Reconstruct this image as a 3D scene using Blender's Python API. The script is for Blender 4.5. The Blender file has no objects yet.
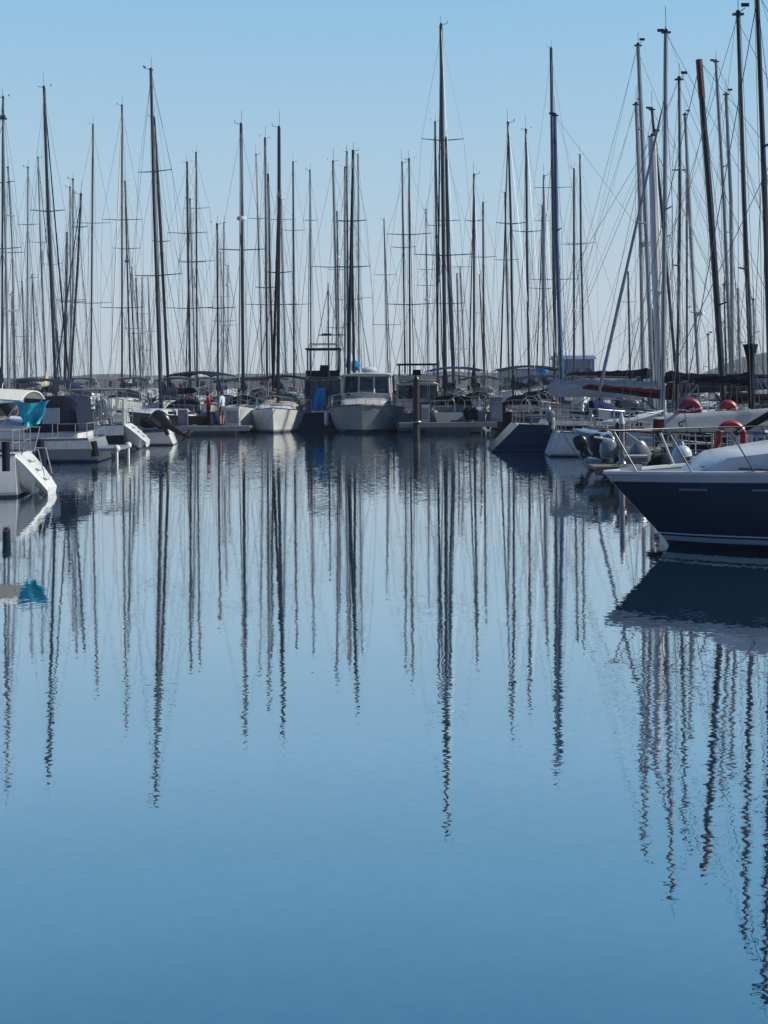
import bpy, math, random
from mathutils import Vector, Matrix
random.seed(11)
S = bpy.context.scene
C = S.collection
PI = math.pi
F = 1300.0      # focal length in pixels
CAMZ = 2.9      # camera height above the water
HZ = 375.0      # horizon row
ROLL = math.radians(0.43)

def P(px, py, Y):
    """point of the photograph at distance Y -> metres"""
    u, v = px - 384.0, HZ - py
    ca, sa = math.cos(-ROLL), math.sin(-ROLL)
    u0, v0 = ca*u - sa*v, sa*u + ca*v
    return Vector((u0*Y/F, Y, CAMZ + v0*Y/F))

# ------------------------------------------------------------------ materials
MATS = {}
def mat(name, col, rough=0.5, metal=0.0, var=0.12, scale=3.0, alpha=None, emit=None, spec=0.5, stretch=(1,1,1), streak=0.0, bump=0.0):
    if name in MATS: return MATS[name]
    if name.startswith(('canvas','cloth','sail_bag')): spec = .12
    m = bpy.data.materials.new(name); m.use_nodes = True
    nt = m.node_tree; b = nt.nodes['Principled BSDF']
    b.inputs['Roughness'].default_value = rough
    b.inputs['Metallic'].default_value = metal
    b.inputs['Specular IOR Level'].default_value = spec
    tc = nt.nodes.new('ShaderNodeTexCoord'); mp = nt.nodes.new('ShaderNodeMapping')
    mp.inputs['Scale'].default_value = stretch
    nt.links.new(tc.outputs['Object'], mp.inputs['Vector'])
    nz = nt.nodes.new('ShaderNodeTexNoise'); nz.inputs['Scale'].default_value = scale
    nz.inputs['Detail'].default_value = 5; nz.inputs['Roughness'].default_value = 0.65
    nt.links.new(mp.outputs['Vector'], nz.inputs['Vector'])
    rp = nt.nodes.new('ShaderNodeValToRGB')
    c0 = tuple(max(0, c*(1-var)) for c in col); c1 = tuple(min(1, c*(1+var)) for c in col)
    rp.color_ramp.elements[0].position = 0.3; rp.color_ramp.elements[1].position = 0.7
    rp.color_ramp.elements[0].color = (*c0, 1); rp.color_ramp.elements[1].color = (*c1, 1)
    nt.links.new(nz.outputs['Fac'], rp.inputs['Fac'])
    out = rp.outputs['Color']
    if streak:
        mp2 = nt.nodes.new('ShaderNodeMapping'); mp2.inputs['Scale'].default_value = (5, 5, .5)
        nt.links.new(tc.outputs['Object'], mp2.inputs['Vector'])
        n2 = nt.nodes.new('ShaderNodeTexNoise'); n2.inputs['Scale'].default_value = 2.2; n2.inputs['Detail'].default_value = 6
        nt.links.new(mp2.outputs['Vector'], n2.inputs['Vector'])
        r2 = nt.nodes.new('ShaderNodeValToRGB')
        r2.color_ramp.elements[0].position = .52; r2.color_ramp.elements[1].position = .75
        r2.color_ramp.elements[0].color = (0,0,0,1); r2.color_ramp.elements[1].color = (streak,)*3 + (1,)
        nt.links.new(n2.outputs['Fac'], r2.inputs['Fac'])
        mx = nt.nodes.new('ShaderNodeMixRGB'); mx.inputs['Color2'].default_value = (.20,.17,.12,1)
        nt.links.new(r2.outputs['Color'], mx.inputs['Fac']); nt.links.new(out, mx.inputs['Color1'])
        out = mx.outputs['Color']
    nt.links.new(out, b.inputs['Base Color'])
    if bump:
        bp = nt.nodes.new('ShaderNodeBump'); bp.inputs['Strength'].default_value = bump; bp.inputs['Distance'].default_value = .03
        nt.links.new(nz.outputs['Fac'], bp.inputs['Height']); nt.links.new(bp.outputs['Normal'], b.inputs['Normal'])
    rr = nt.nodes.new('ShaderNodeMapRange')
    rr.inputs['To Min'].default_value = max(.02, rough-.1); rr.inputs['To Max'].default_value = min(1, rough+.12)
    nt.links.new(nz.outputs['Fac'], rr.inputs['Value']); nt.links.new(rr.outputs['Result'], b.inputs['Roughness'])
    MATS[name] = m
    return m

GEL   = mat('gelcoat_white', (.60,.635,.65), .25, var=.06, scale=1.2, streak=.35)
GEL2  = mat('gelcoat_cream', (.46,.47,.45), .3, var=.08, scale=1.2, streak=.4)
GREYG = mat('gelcoat_grey', (.17,.205,.23), .35, var=.1, scale=1.5, streak=.3)
NAVYH = mat('hull_navy', (.018,.030,.055), .12, var=.12, scale=1.0)
BLUEH = mat('hull_blue', (.008,.020,.075), .2, var=.2, scale=1.0)
GREENH= mat('hull_dark_green', (.012,.03,.03), .25, var=.2)
BLACKH= mat('hull_black', (.010,.012,.016), .3, var=.3)
ANTI  = mat('antifouling', (.02,.035,.07), .8, var=.3, scale=6)
ANTIR = mat('antifouling_red', (.12,.02,.015), .8, var=.3, scale=6)
STRIPE= mat('boot_stripe', (.32,.36,.38), .35, var=.15)
STRB  = mat('boot_stripe_blue', (.02,.06,.2), .35, var=.15)
DECK  = mat('deck_nonslip', (.50,.50,.47), .7, var=.1, scale=14)
TEAK  = mat('teak', (.16,.10,.055), .7, var=.3, scale=8, stretch=(1,9,1))
ALU   = mat('aluminium', (.23,.245,.265), .38, .35, var=.12, scale=4, stretch=(3,3,.4))
ALUD  = mat('aluminium_dark', (.032,.038,.046), .42, .3, var=.18, scale=4, stretch=(3,3,.4))
ALUW  = mat('mast_white', (.50,.52,.54), .35, .0, var=.07, scale=3, stretch=(3,3,.4))
MBLK  = mat('mast_black', (.014,.016,.02), .35, .0, var=.3, scale=3, stretch=(3,3,.4))
MBRN  = mat('mast_brown', (.06,.035,.03), .5, .0, var=.3, scale=3, stretch=(3,3,.4))
STEEL = mat('stainless', (.40,.41,.42), .3, .7, var=.08, scale=9)
WIRE  = mat('rigging_wire', (.10,.11,.12), .4, .4, var=.2)
GLASS = mat('dark_glazing', (.012,.016,.02), .06, var=.3, spec=.8)
CLEAR = mat('clear_vinyl', (.30,.36,.42), .15, var=.15)
NAVYC = mat('canvas_navy', (.010,.016,.034), .85, var=.3, scale=12, bump=.6)
BLUEC = mat('canvas_royal_blue', (.014,.028,.12), .8, var=.25, scale=12, bump=.6)
SKYC  = mat('canvas_bright_blue', (.01,.24,.55), .75, var=.2, scale=12, bump=.6)
TURQ  = mat('fabric_turquoise', (.03,.46,.58), .75, var=.3, scale=7, bump=.6)
BLACKC= mat('canvas_black', (.010,.011,.013), .85, var=.3, scale=12, bump=.6)
GREYC = mat('canvas_grey', (.26,.28,.30), .85, var=.14, scale=5, bump=.5)
WHITEC= mat('canvas_white', (.62,.62,.58), .8, var=.12, scale=8, bump=.5)
CREAMC= mat('canvas_cream', (.52,.45,.33), .8, var=.15, scale=8, bump=.5)
MAROON= mat('canvas_maroon', (.05,.007,.014), .85, var=.3, scale=9, bump=.6)
GREENC= mat('canvas_green', (.012,.05,.035), .85, var=.3, scale=9, bump=.6)
REDP  = mat('red_plastic', (.34,.022,.028), .45, var=.15)
MAGP  = mat('magenta_plastic', (.24,.012,.06), .5, var=.15)
ORNG  = mat('orange_plastic', (.6,.16,.03), .5, var=.15)
WPL   = mat('white_plastic', (.6,.61,.61), .35, var=.08)
BPL   = mat('black_plastic', (.012,.013,.015), .3, var=.3)
SPL   = mat('silver_cowl', (.22,.25,.29), .25, .3, var=.1)
BLPL  = mat('blue_plastic', (.02,.08,.30), .4, var=.2)
RUB   = mat('rubber_grey', (.10,.11,.12), .6, var=.2)
WOOD  = mat('weathered_planks', (.15,.13,.11), .85, var=.3, scale=6, stretch=(1,8,1))
CONC  = mat('concrete_float', (.09,.095,.095), .9, var=.25, scale=5)
PILEM = mat('tarred_pile', (.02,.021,.023), .8, var=.4, scale=6)
FASC  = mat('pontoon_fascia', (.20,.22,.23), .6, var=.2)
ROPE  = mat('rope', (.30,.28,.23), .9, var=.3, scale=40)
ROPED = mat('rope_dark', (.03,.035,.05), .9, var=.3, scale=40)
SKIN  = mat('skin', (.42,.24,.17), .6, var=.08)
HAIR  = mat('hair_dark', (.02,.014,.01), .7, var=.3)
CRED  = mat('cloth_red', (.40,.025,.045), .9, var=.2)
CBLK  = mat('cloth_dark', (.014,.016,.024), .9, var=.3)
CLBL  = mat('cloth_pale_blue', (.42,.55,.62), .9, var=.1)
CGRY  = mat('cloth_grey', (.10,.10,.12), .9, var=.2)
BWALL = mat('shed_wall', (.30,.33,.36), .8, var=.15, scale=.5)
BROOF = mat('shed_roof', (.10,.16,.28), .7, var=.2, scale=.5)
ROCK  = mat('breakwater_rock', (.10,.10,.10), .95, var=.4, scale=.6)
HILLM = mat('far_hill_hazed', (.10,.13,.155), 1.0, var=.35, scale=.03)  # distance haze put into the colour as blue-grey
LEAF  = mat('foliage', (.045,.06,.035), .9, var=.5, scale=1.5)

PANE = bpy.data.materials.new('tinted_pane'); PANE.use_nodes = True
_n = PANE.node_tree; _n.nodes.remove(_n.nodes['Principled BSDF'])
_t = _n.nodes.new('ShaderNodeBsdfTransparent'); _t.inputs['Color'].default_value = (.50,.55,.58,1)
_g = _n.nodes.new('ShaderNodeBsdfGlossy'); _g.inputs['Roughness'].default_value = .02
_m = _n.nodes.new('ShaderNodeMixShader'); _f = _n.nodes.new('ShaderNodeFresnel'); _f.inputs['IOR'].default_value = 1.6
_n.links.new(_f.outputs[0], _m.inputs[0]); _n.links.new(_t.outputs[0], _m.inputs[1]); _n.links.new(_g.outputs[0], _m.inputs[2])
_n.links.new(_m.outputs[0], _n.nodes['Material Output'].inputs['Surface'])

# ------------------------------------------------------------------ mesh builder
class MB:
    def __init__(s): s.v = []; s.f = []; s.m = []
    def add(s, vs, fs, mi=0):
        o = len(s.v); s.v += [tuple(p) for p in vs]
        for f in fs: s.f.append(tuple(i+o for i in f)); s.m.append(mi)
        return s
    def path(s, pts, r, n=6, mi=0, caps=True, flat=1.0):
        pts = [Vector(p) for p in pts]
        if not isinstance(r, (list, tuple)): r = [r]*len(pts)
        vs = []; fs = []
        ref = None
        for i, p in enumerate(pts):
            d = (pts[min(i+1, len(pts)-1)] - pts[max(i-1, 0)])
            if d.length < 1e-9: d = Vector((0,0,1))
            d.normalize()
            if ref is None:
                ref = Vector((0,0,1)) if abs(d.z) < .9 else Vector((1,0,0))
            a = d.cross(ref)
            if a.length < 1e-6: a = d.cross(Vector((0,1,0)))
            a.normalize(); b = a.cross(d).normalized(); ref = b
            for k in range(n):
                t = 2*PI*k/n
                vs.append(p + a*math.cos(t)*r[i]*flat + b*math.sin(t)*r[i])
        for i in range(len(pts)-1):
            for k in range(n):
                fs.append((i*n+k, i*n+(k+1) % n, (i+1)*n+(k+1) % n, (i+1)*n+k))
        if caps:
            fs.append(tuple(range(n))[::-1]); fs.append(tuple((len(pts)-1)*n+k for k in range(n)))
        return s.add(vs, fs, mi)
    def box(s, c, d, rz=0, mi=0, top=1.0, ry=0):
        """c centre, d full size, top = taper of the top face"""
        M = Matrix.Rotation(rz, 3, 'Z') @ Matrix.Rotation(ry, 3, 'Y')
        vs = []
        for z in (-.5, .5):
            k = top if z > 0 else 1
            for x, y in ((-.5,-.5),(.5,-.5),(.5,.5),(-.5,.5)):
                vs.append(Vector(c) + M @ Vector((x*d[0]*k, y*d[1]*k, z*d[2])))
        return s.add(vs, [(3,2,1,0),(4,5,6,7),(0,1,5,4),(1,2,6,5),(2,3,7,6),(3,0,4,7)], mi)
    def loft(s, secs, closed=True, caps=True, mi=0, mis=None):
        n = len(secs[0]); vs = [p for q in secs for p in q]; o = len(s.v)
        s.v += [tuple(p) for p in vs]
        for i in range(len(secs)-1):
            for k in range(n if closed else n-1):
                s.f.append((o+i*n+k, o+i*n+(k+1) % n, o+(i+1)*n+(k+1) % n, o+(i+1)*n+k))
                s.m.append(mis[k] if mis else mi)
        if caps and closed:
            s.f.append(tuple(o+k for k in range(n))[::-1]); s.m.append(mi)
            s.f.append(tuple(o+(len(secs)-1)*n+k for k in range(n))); s.m.append(mi)
        return s
    def ell(s, c, r, nu=10, nv=6, mi=0, M=None):
        vs = []; fs = []
        for j in range(nv+1):
            ph = PI*j/nv
            for i in range(nu):
                t = 2*PI*i/nu
                p = Vector((r[0]*math.sin(ph)*math.cos(t), r[1]*math.sin(ph)*math.sin(t), r[2]*math.cos(ph)))
                if M: p = M @ p
                vs.append(Vector(c)+p)
        for j in range(nv):
            for i in range(nu): fs.append((j*nu+i, (j+1)*nu+i, (j+1)*nu+(i+1) % nu, j*nu+(i+1) % nu))
        return s.add(vs, fs, mi)
    def ring(s, c, R, r, axis='x', a0=0, a1=2*PI, n=20, k=6, mi=0, sy=1.0):
        pts = []
        for i in range(n+1):
            t = a0+(a1-a0)*i/n; u, w = R*math.cos(t), R*math.sin(t)*sy
            pts.append(Vector(c)+{'x':Vector((0,u,w)),'y':Vector((u,0,w)),'z':Vector((u,w,0))}[axis])
        return s.path(pts, r, k, mi, caps=(a1-a0 < 6.2))
    def build(s, name, mats, parent=None, smooth=True, label=None):
        if not isinstance(mats, (list, tuple)): mats = [mats]
        me = bpy.data.meshes.new(name); me.from_pydata(s.v, [], s.f)
        for m in mats: me.materials.append(m)
        me.polygons.foreach_set('material_index', s.m)
        if smooth:
            me.polygons.foreach_set('use_smooth', [True]*len(me.polygons))
            try: me.set_sharp_from_angle(angle=math.radians(38))
            except Exception: pass
        me.update()
        o = bpy.data.objects.new(name, me); C.objects.link(o)
        if parent: o.parent = parent
        if label: o['label'] = label
        return o

def empty(name, loc, rz=0):
    o = bpy.data.objects.new(name, None); C.objects.link(o)
    o.location = loc; o.rotation_euler = (0,0,rz); o.empty_display_size = .3
    return o
def tag(o, label=None, cat=None, group=None, kind=None):
    if label: o['label'] = label
    if cat: o['category'] = cat
    if group: o['group'] = group
    if kind: o['kind'] = kind
    return o
def copy_tree(o, parent=None):
    c = o.copy(); C.objects.link(c); c.parent = parent
    for ch in list(o.children): copy_tree(ch, c)
    return c

# ------------------------------------------------------------------ hulls
class Hull:
    """x forward, origin midships at the waterline"""
    def __init__(s, L, B, fb=(1.0,.85,1.25), rake=.7, srake=-.3, tw=.75, tm=.42, flare=.55, draft=.45, power=2.1):
        s.L, s.B, s.fb, s.rake, s.srake, s.tw, s.tm, s.flare, s.draft, s.power = L, B, fb, rake, srake, tw, tm, flare, draft, power
    def z(s, t):      # sheer height: stern, mid, bow
        a, b, c = s.fb
        return a*(1-t)*(1-2*t) + 4*b*t*(1-t) + c*t*(2*t-1)
    def w(s, t):      # sheer half width
        if t < s.tm: return s.B/2*(s.tw+(1-s.tw)*math.sin(PI/2*t/s.tm))
        return s.B/2*max(0.012, 1-((t-s.tm)/(1-s.tm))**s.power)
    def x(s, t, f=1.0):
        x = -s.L/2 + s.L*t
        if t > .5: x -= s.rake*(1-f)*((t-.5)/.5)**2.5
        if t < .3: x += (s.srake*(1-f) if s.srake < 0 else 0)*((.3-t)/.3)**2
        if s.srake > 0 and t < .3: x += s.srake*f*((.3-t)/.3)**2
        return x
    def pt(s, t, f, side=1):   # f = height fraction from -draft(below) .. 1 at the sheer
        zz = s.z(t)
        if f < 0:
            k = 1+f; z = f*s.draft
        else: k = 1; z = f*zz
        fl = .10+.75*s.flare*max(0, (t-.45)/.55)**1.5
        if f >= 0: ww = s.w(t)*(.10*0+ (0.84-.5*fl) + (1-(0.84-.5*fl))*(f**.75))
        else: ww = s.w(t)*(0.84-.5*fl)*math.cos(-f*PI/2*.93)
        return Vector((s.x(t, max(f, 0)), side*ww, z))
    def deckpt(s, t, y, dz=0):
        return Vector((s.x(t), y*s.w(t), s.z(t)+dz+.05*(1-y*y)))
    def mesh(s, parent, topm, stripem=STRIPE, antim=ANTI, band=None, n=22, name='hull', bandh=.88, label=None, f1=.06, f2=.13):
        m = MB()
        fr = [-1, -.6, -.2, f1, f2, .35, .6, bandh, 1.0]
        mi = [2, 2, 2, 1, 0, 0, 0, 3 if band else 0]
        for side in (1, -1):
            secs = []
            for i in range(n+1):
                t = i/n
                secs.append([s.pt(t, f, side) for f in fr])
            o = len(m.v)
            for q in secs: m.v += [tuple(p) for p in q]
            k = len(fr)
            for i in range(n):
                for j in range(k-1):
                    f = (o+i*k+j, o+(i+1)*k+j, o+(i+1)*k+j+1, o+i*k+j+1)
                    m.f.append(f if side < 0 else f[::-1]); m.m.append(mi[j])
        # transom
        a = [s.pt(0, f, 1) for f in fr]; b = [s.pt(0, f, -1) for f in fr]
        for j in range(len(fr)-1): m.add([a[j], b[j], b[j+1], a[j+1]], [(0,1,2,3)], 0 if fr[j] >= f1 else 2)
        a = [s.pt(1, f, 1) for f in fr]; b = [s.pt(1, f, -1) for f in fr]
        for j in range(len(fr)-1): m.add([b[j], a[j], a[j+1], b[j+1]], [(0,1,2,3)], mi[j])
        mats = [topm, stripem, antim] + ([band] if band else [])
        return m.build(name, mats, parent, label=label)
    def deck(s, parent, m_=None, t0=0.0, n=18, well=None):
        m = MB(); ys = (-.985, -.5, 0, .5, .985)
        for i in range(n):
            ta, tb = t0+(1-t0)*i/n, t0+(1-t0)*(i+1)/n
            for k in range(4):
                if well and well[0] < (ta+tb)/2 < well[1] and k in (1, 2): continue
                m.add([s.deckpt(ta, ys[k], -.03), s.deckpt(tb, ys[k], -.03), s.deckpt(tb, ys[k+1], -.03), s.deckpt(ta, ys[k+1], -.03)], [(0,1,2,3)])
        if well:
            ta, tb = well; zf = s.z(ta)-.45
            x0, x1 = s.x(ta), s.x(tb); wy = s.w((ta+tb)/2)*.5
            m.box(((x0+x1)/2, 0, zf-.03), (x1-x0, wy*2, .06))
            for sg in (1, -1): m.box(((x0+x1)/2, sg*(wy+.02), zf+.2), (x1-x0, .05, .52))
            m.box((x1+.03, 0, zf+.2), (.06, wy*2, .52)); m.box((x0-.03, 0, zf+.2), (.06, wy*2, .5))
        return m.build('deck', m_ or DECK, parent)
    def rail(s, parent, m_, r=.03, name='toe_rail', t0=0, t1=1, n=22, dz=.02):
        m = MB()
        for sg in (1, -1):
            m.path([s.pt(t0+(t1-t0)*i/n, 1, sg)+Vector((0,0,dz)) for i in range(n+1)], r, 5)
        return m.build(name, m_, parent)

def trunk(h, parent, t0, t1, wid, ht, m_=GEL, win=GLASS, nwin=3, name='cabin_trunk', slope=.5, wh=None):
    """low coach roof between t0 (aft) and t1 (front); windows as children"""
    m = MB(); x0, x1 = h.x(t0), h.x(t1)
    secs = []; N = 8
    def sec(u):
        x = x0+(x1-x0)*u; t = t0+(t1-t0)*u
        w = min(wid/2, h.w(t)*.72); zb = h.z(t)-.03
        k = 1 if u < .55 else max(.02, 1-((u-.55)/.45)**2*(1 if slope else 0))
        hh = ht*k
        return [(x, -w, zb), (x, -w*.90, zb+hh*.8), (x, -w*.72, zb+hh), (x, 0, zb+hh*1.06), (x, w*.72, zb+hh), (x, w*.90, zb+hh*.8), (x, w, zb)], w, zb, hh
    for i in range(N+1): secs.append(sec(i/N)[0])
    m.loft(secs)
    o = m.build(name, m_, parent)
    for sg in (1, -1):
        for k in range(nwin):
            u0 = .08+k*(.62/nwin); u1 = u0+.62/nwin-.04
            q = []
            for u, f in ((u0,.3),(u1,.32),(u1,.68),(u0,.72)):
                pts, w, zb, hh = sec(u)
                x = x0+(x1-x0)*u
                q.append(Vector((x, sg*(w*(1-.10*f/.8)+.012), zb+hh*f)))
            q2 = [p-Vector((0, sg*.03, 0)) for p in q]
            MB().add(q+q2, [(0,1,2,3),(7,6,5,4),(0,4,5,1),(1,5,6,2),(2,6,7,3),(3,7,4,0)]).build('window', win, o, smooth=False)
    return o

def rails(h, parent, t0=.02, t1=.86, ht=.6, n=6, m_=STEEL, lines=True):
    """stanchions with lifelines, pulpit, pushpit as separate parts"""
    pu = MB(); zt = Vector((0,0,ht))
    a = [h.pt(t, 1, 1) for t in (.84, .93, .985)]; b = [h.pt(t, 1, -1) for t in (.84, .93, .985)]
    tip = h.pt(1, 1, 1)+Vector((.1, 0, ht+.05)); tip.y = 0
    top = [a[0]+zt, a[1]+zt*1.03, a[2]+zt*1.06, tip, b[2]+zt*1.06, b[1]+zt*1.03, b[0]+zt]
    pu.path(top, .016, 5)
    for p in a+b: pu.path([p, p+zt*1.03], .014, 5)
    mid = [p-Vector((0,0,ht*.5)) for p in top[:3]]; pu.path(mid, .01, 4)
    mid = [p-Vector((0,0,ht*.5)) for p in top[4:]]; pu.path(mid, .01, 4)
    pu.build('pulpit', m_, parent)
    ps = MB(); tt = [.12, .05, .005]
    for sg in (1, -1):
        q = [h.pt(t, 1, sg) for t in tt]
        ps.path([p+zt for p in q]+[Vector((q[2].x, sg*.25, q[2].z+ht))], .016, 5)
        ps.path([p+zt*.5 for p in q]+[Vector((q[2].x, sg*.25, q[2].z+ht*.5))], .011, 4)
        for p in q+[Vector((q[2].x, sg*.25, q[2].z))]: ps.path([p, p+zt], .014, 5)
    ps.build('pushpit', m_, parent)
    st = MB()
    for sg in (1, -1):
        for i in range(n):
            t = .14+(.82-.14)*i/(n-1); p = h.pt(t, 1, sg)
            st.path([p, p+zt], .013, 5)
        if lines:
            for f in (1, .5):
                st.path([h.pt(.12+(.84-.12)*i/12, 1, sg)+zt*f for i in range(13)], .006, 3)
    st.build('stanchions_and_lifelines', m_, parent)

def fender(h, parent, t, sg, m_=WPL, ln=.55, r=.11):
    p = h.pt(t, 1, sg); f = MB(); q = p+Vector((0, sg*(r+.01), 0))
    zs = [(-.12,.02),(-.16,r*.6),(-.24,r),(-.2-ln,r),(-.28-ln,r*.6),(-.32-ln,.02)]
    f.path([q+Vector((0,0,z)) for z, _ in zs], [x for _, x in zs], 8)
    f.path([p+Vector((0,0,.3)), q+Vector((0,0,-.12))], .008, 4, 1)
    f.build('fender', [m_, ROPE], parent)

def bimini(parent, x0, x1, w, z0, ht, m_=NAVYC, arch=.18, name='bimini'):
    """canvas top on hoops; z0 = deck level"""
    m = MB(); secs = []; N = 6
    for i in range(N+1):
        u = i/N; x = x0+(x1-x0)*u; zt = z0+ht+.07*math.sin(PI*u)
        row = []
        for k in range(9):
            v = -1+2*k/8; row.append((x, v*w/2, zt-arch*abs(v)**2.4))
        low = [(p[0], p[1]*.99, p[2]-.025) for p in row[::-1]]
        secs.append(row+low)
    m.loft(secs)
    o = m.build(name, m_, parent)
    f = MB()
    for u, bx in ((0.02, .35), (.5, .5), (.98, .65)):
        x = x0+(x1-x0)*u; xb = x0+(x1-x0)*bx
        pts = [(xb, -w/2, z0), (x, -w/2*1.0, z0+ht-arch*1.1)]
        pts += [(x, v*w/2, z0+ht-.03+.07*math.sin(PI*u)-arch*abs(v)**2.4) for v in (-.85,-.5,0,.5,.85)]
        pts += [(x, w/2, z0+ht-arch*1.1), (xb, w/2, z0)]
        f.path(pts, .014, 5)
    f.build('frame', STEEL, o)
    return o

def sprayhood(parent, x0, x1, w, z0, ht, m_=NAVYC):
    """x0 aft opening, x1 front edge on the coach roof"""
    m = MB(); secs = []
    for i in range(7):
        u = i/6; x = x0+(x1-x0)*u; h_ = ht*math.cos(u*PI/2)**.6 if u < 1 else .02
        row = []
        for k in range(9):
            a = PI*k/8
            row.append((x, -math.cos(a)*w/2*(abs(math.cos(a))**-.3 if abs(math.cos(a)) > .2 else 1)*.98, z0+h_*math.sin(a)**.55))
        secs.append(row+[(p[0]-.0, p[1]*.97, max(z0-.02, p[2]-.03)) for p in row[::-1]])
    m.loft(secs)
    o = m.build('sprayhood', m_, parent)
    for sg in (1, -1):
        x = x0+(x1-x0)*.22
        xa, xb = x0+(x1-x0)*.08, x0+(x1-x0)*.40
        y = sg*(w/2*.992+.02)
        MB().add([(xa,y,z0+ht*.25),(xb,y*.985,z0+ht*.25),(xb,y*.96,z0+ht*.58),(xa,y*.975,z0+ht*.62)], [(0,1,2,3)]).build('window', CLEAR, o, smooth=False)
    return o

def wheel(parent, x, z, R=.42):
    m = MB(); m.ring((x, 0, z+.55), R, .018, 'x', n=20, k=5)
    for k in range(6):
        a = k*PI/3; m.path([(x,0,z+.55), (x, math.cos(a)*R, z+.55+math.sin(a)*R)], .01, 4)
    m.path([(x+.12,0,z-.4), (x+.12,0,z+.62)], .07, 8); m.path([(x,0,z+.55),(x+.12,0,z+.55)], .03, 6)
    m.build('steering_wheel', STEEL, parent)

def outboard(name, parent, loc, rz=0, tilt=0.0, cowl=SPL, leg=BPL, s=1.0, label=None):
    """transom clamp at loc, engine faces -x (astern). tilt raises the leg astern"""
    e = empty(name, loc, rz)
    if parent: e.parent = parent
    R = Matrix.Rotation(tilt, 3, 'Y')
    def T(p): return R @ (Vector(p)*s)
    c = MB(); secs = []
    for z, lx, wy, xo in ((-.06,.12,.09,-.21),(.04,.20,.13,-.2),(.14,.27,.155,-.2),(.34,.28,.16,-.21),(.52,.25,.15,-.20),(.60,.19,.12,-.18),(.635,.08,.05,-.16)):
        secs.append([T((xo+lx*math.cos(a)*(abs(math.cos(a))**-.25 if abs(math.cos(a)) > .1 else 1), wy*math.sin(a), z)) for a in [2*PI*k/12 for k in range(12)]])
    c.loft(secs); c.build('cowl', cowl, e)
    l = MB(); l.path([T((-.2,0,.08)), T((-.22,0,-.35)), T((-.24,0,-.62))], [.12*s,.085*s,.06*s], 8, flat=.8)
    l.path([T((-.02,0,-.62)), T((-.12,0,-.66)), T((-.38,0,-.66)), T((-.46,0,-.66))], [.02*s,.05*s,.05*s,.02*s], 7)
    l.box(T((-.25,0,-.52)), (.32*s,.2*s,.02*s), ry=tilt)
    l.add([T((-.16,.012,-.66)), T((-.32,.012,-.66)), T((-.30,0,-.86)), T((-.16,-.012,-.66)), T((-.32,-.012,-.66))], [(0,1,2),(3,2,4),(0,2,3),(1,4,2)])
    l.box(T((-.03,0,-.05)), (.10*s,.24*s,.32*s), ry=tilt*.4)
    l.build('leg', leg, e)
    p = MB()
    for k in range(3):
        a = k*2*PI/3; c_, s_ = math.cos(a), math.sin(a)
        p.add([T((-.47,c_*.03,-.66+s_*.03)), T((-.45,c_*.10-s_*.05,-.66+s_*.10+c_*.05)), T((-.49,c_*.125,-.66+s_*.125)), T((-.50,c_*.1+s_*.05,-.66+s_*.1-c_*.05)),
               T((-.455,c_*.03,-.66+s_*.03)), T((-.435,c_*.10-s_*.05,-.66+s_*.10+c_*.05)), T((-.475,c_*.125,-.66+s_*.125)), T((-.485,c_*.1+s_*.05,-.66+s_*.1-c_*.05))],
              [(0,1,2,3),(7,6,5,4),(0,4,5,1),(1,5,6,2),(2,6,7,3),(3,7,4,0)])
    p.build('propeller', leg, e, smooth=False)
    if label: e['label'] = label
    return e

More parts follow.
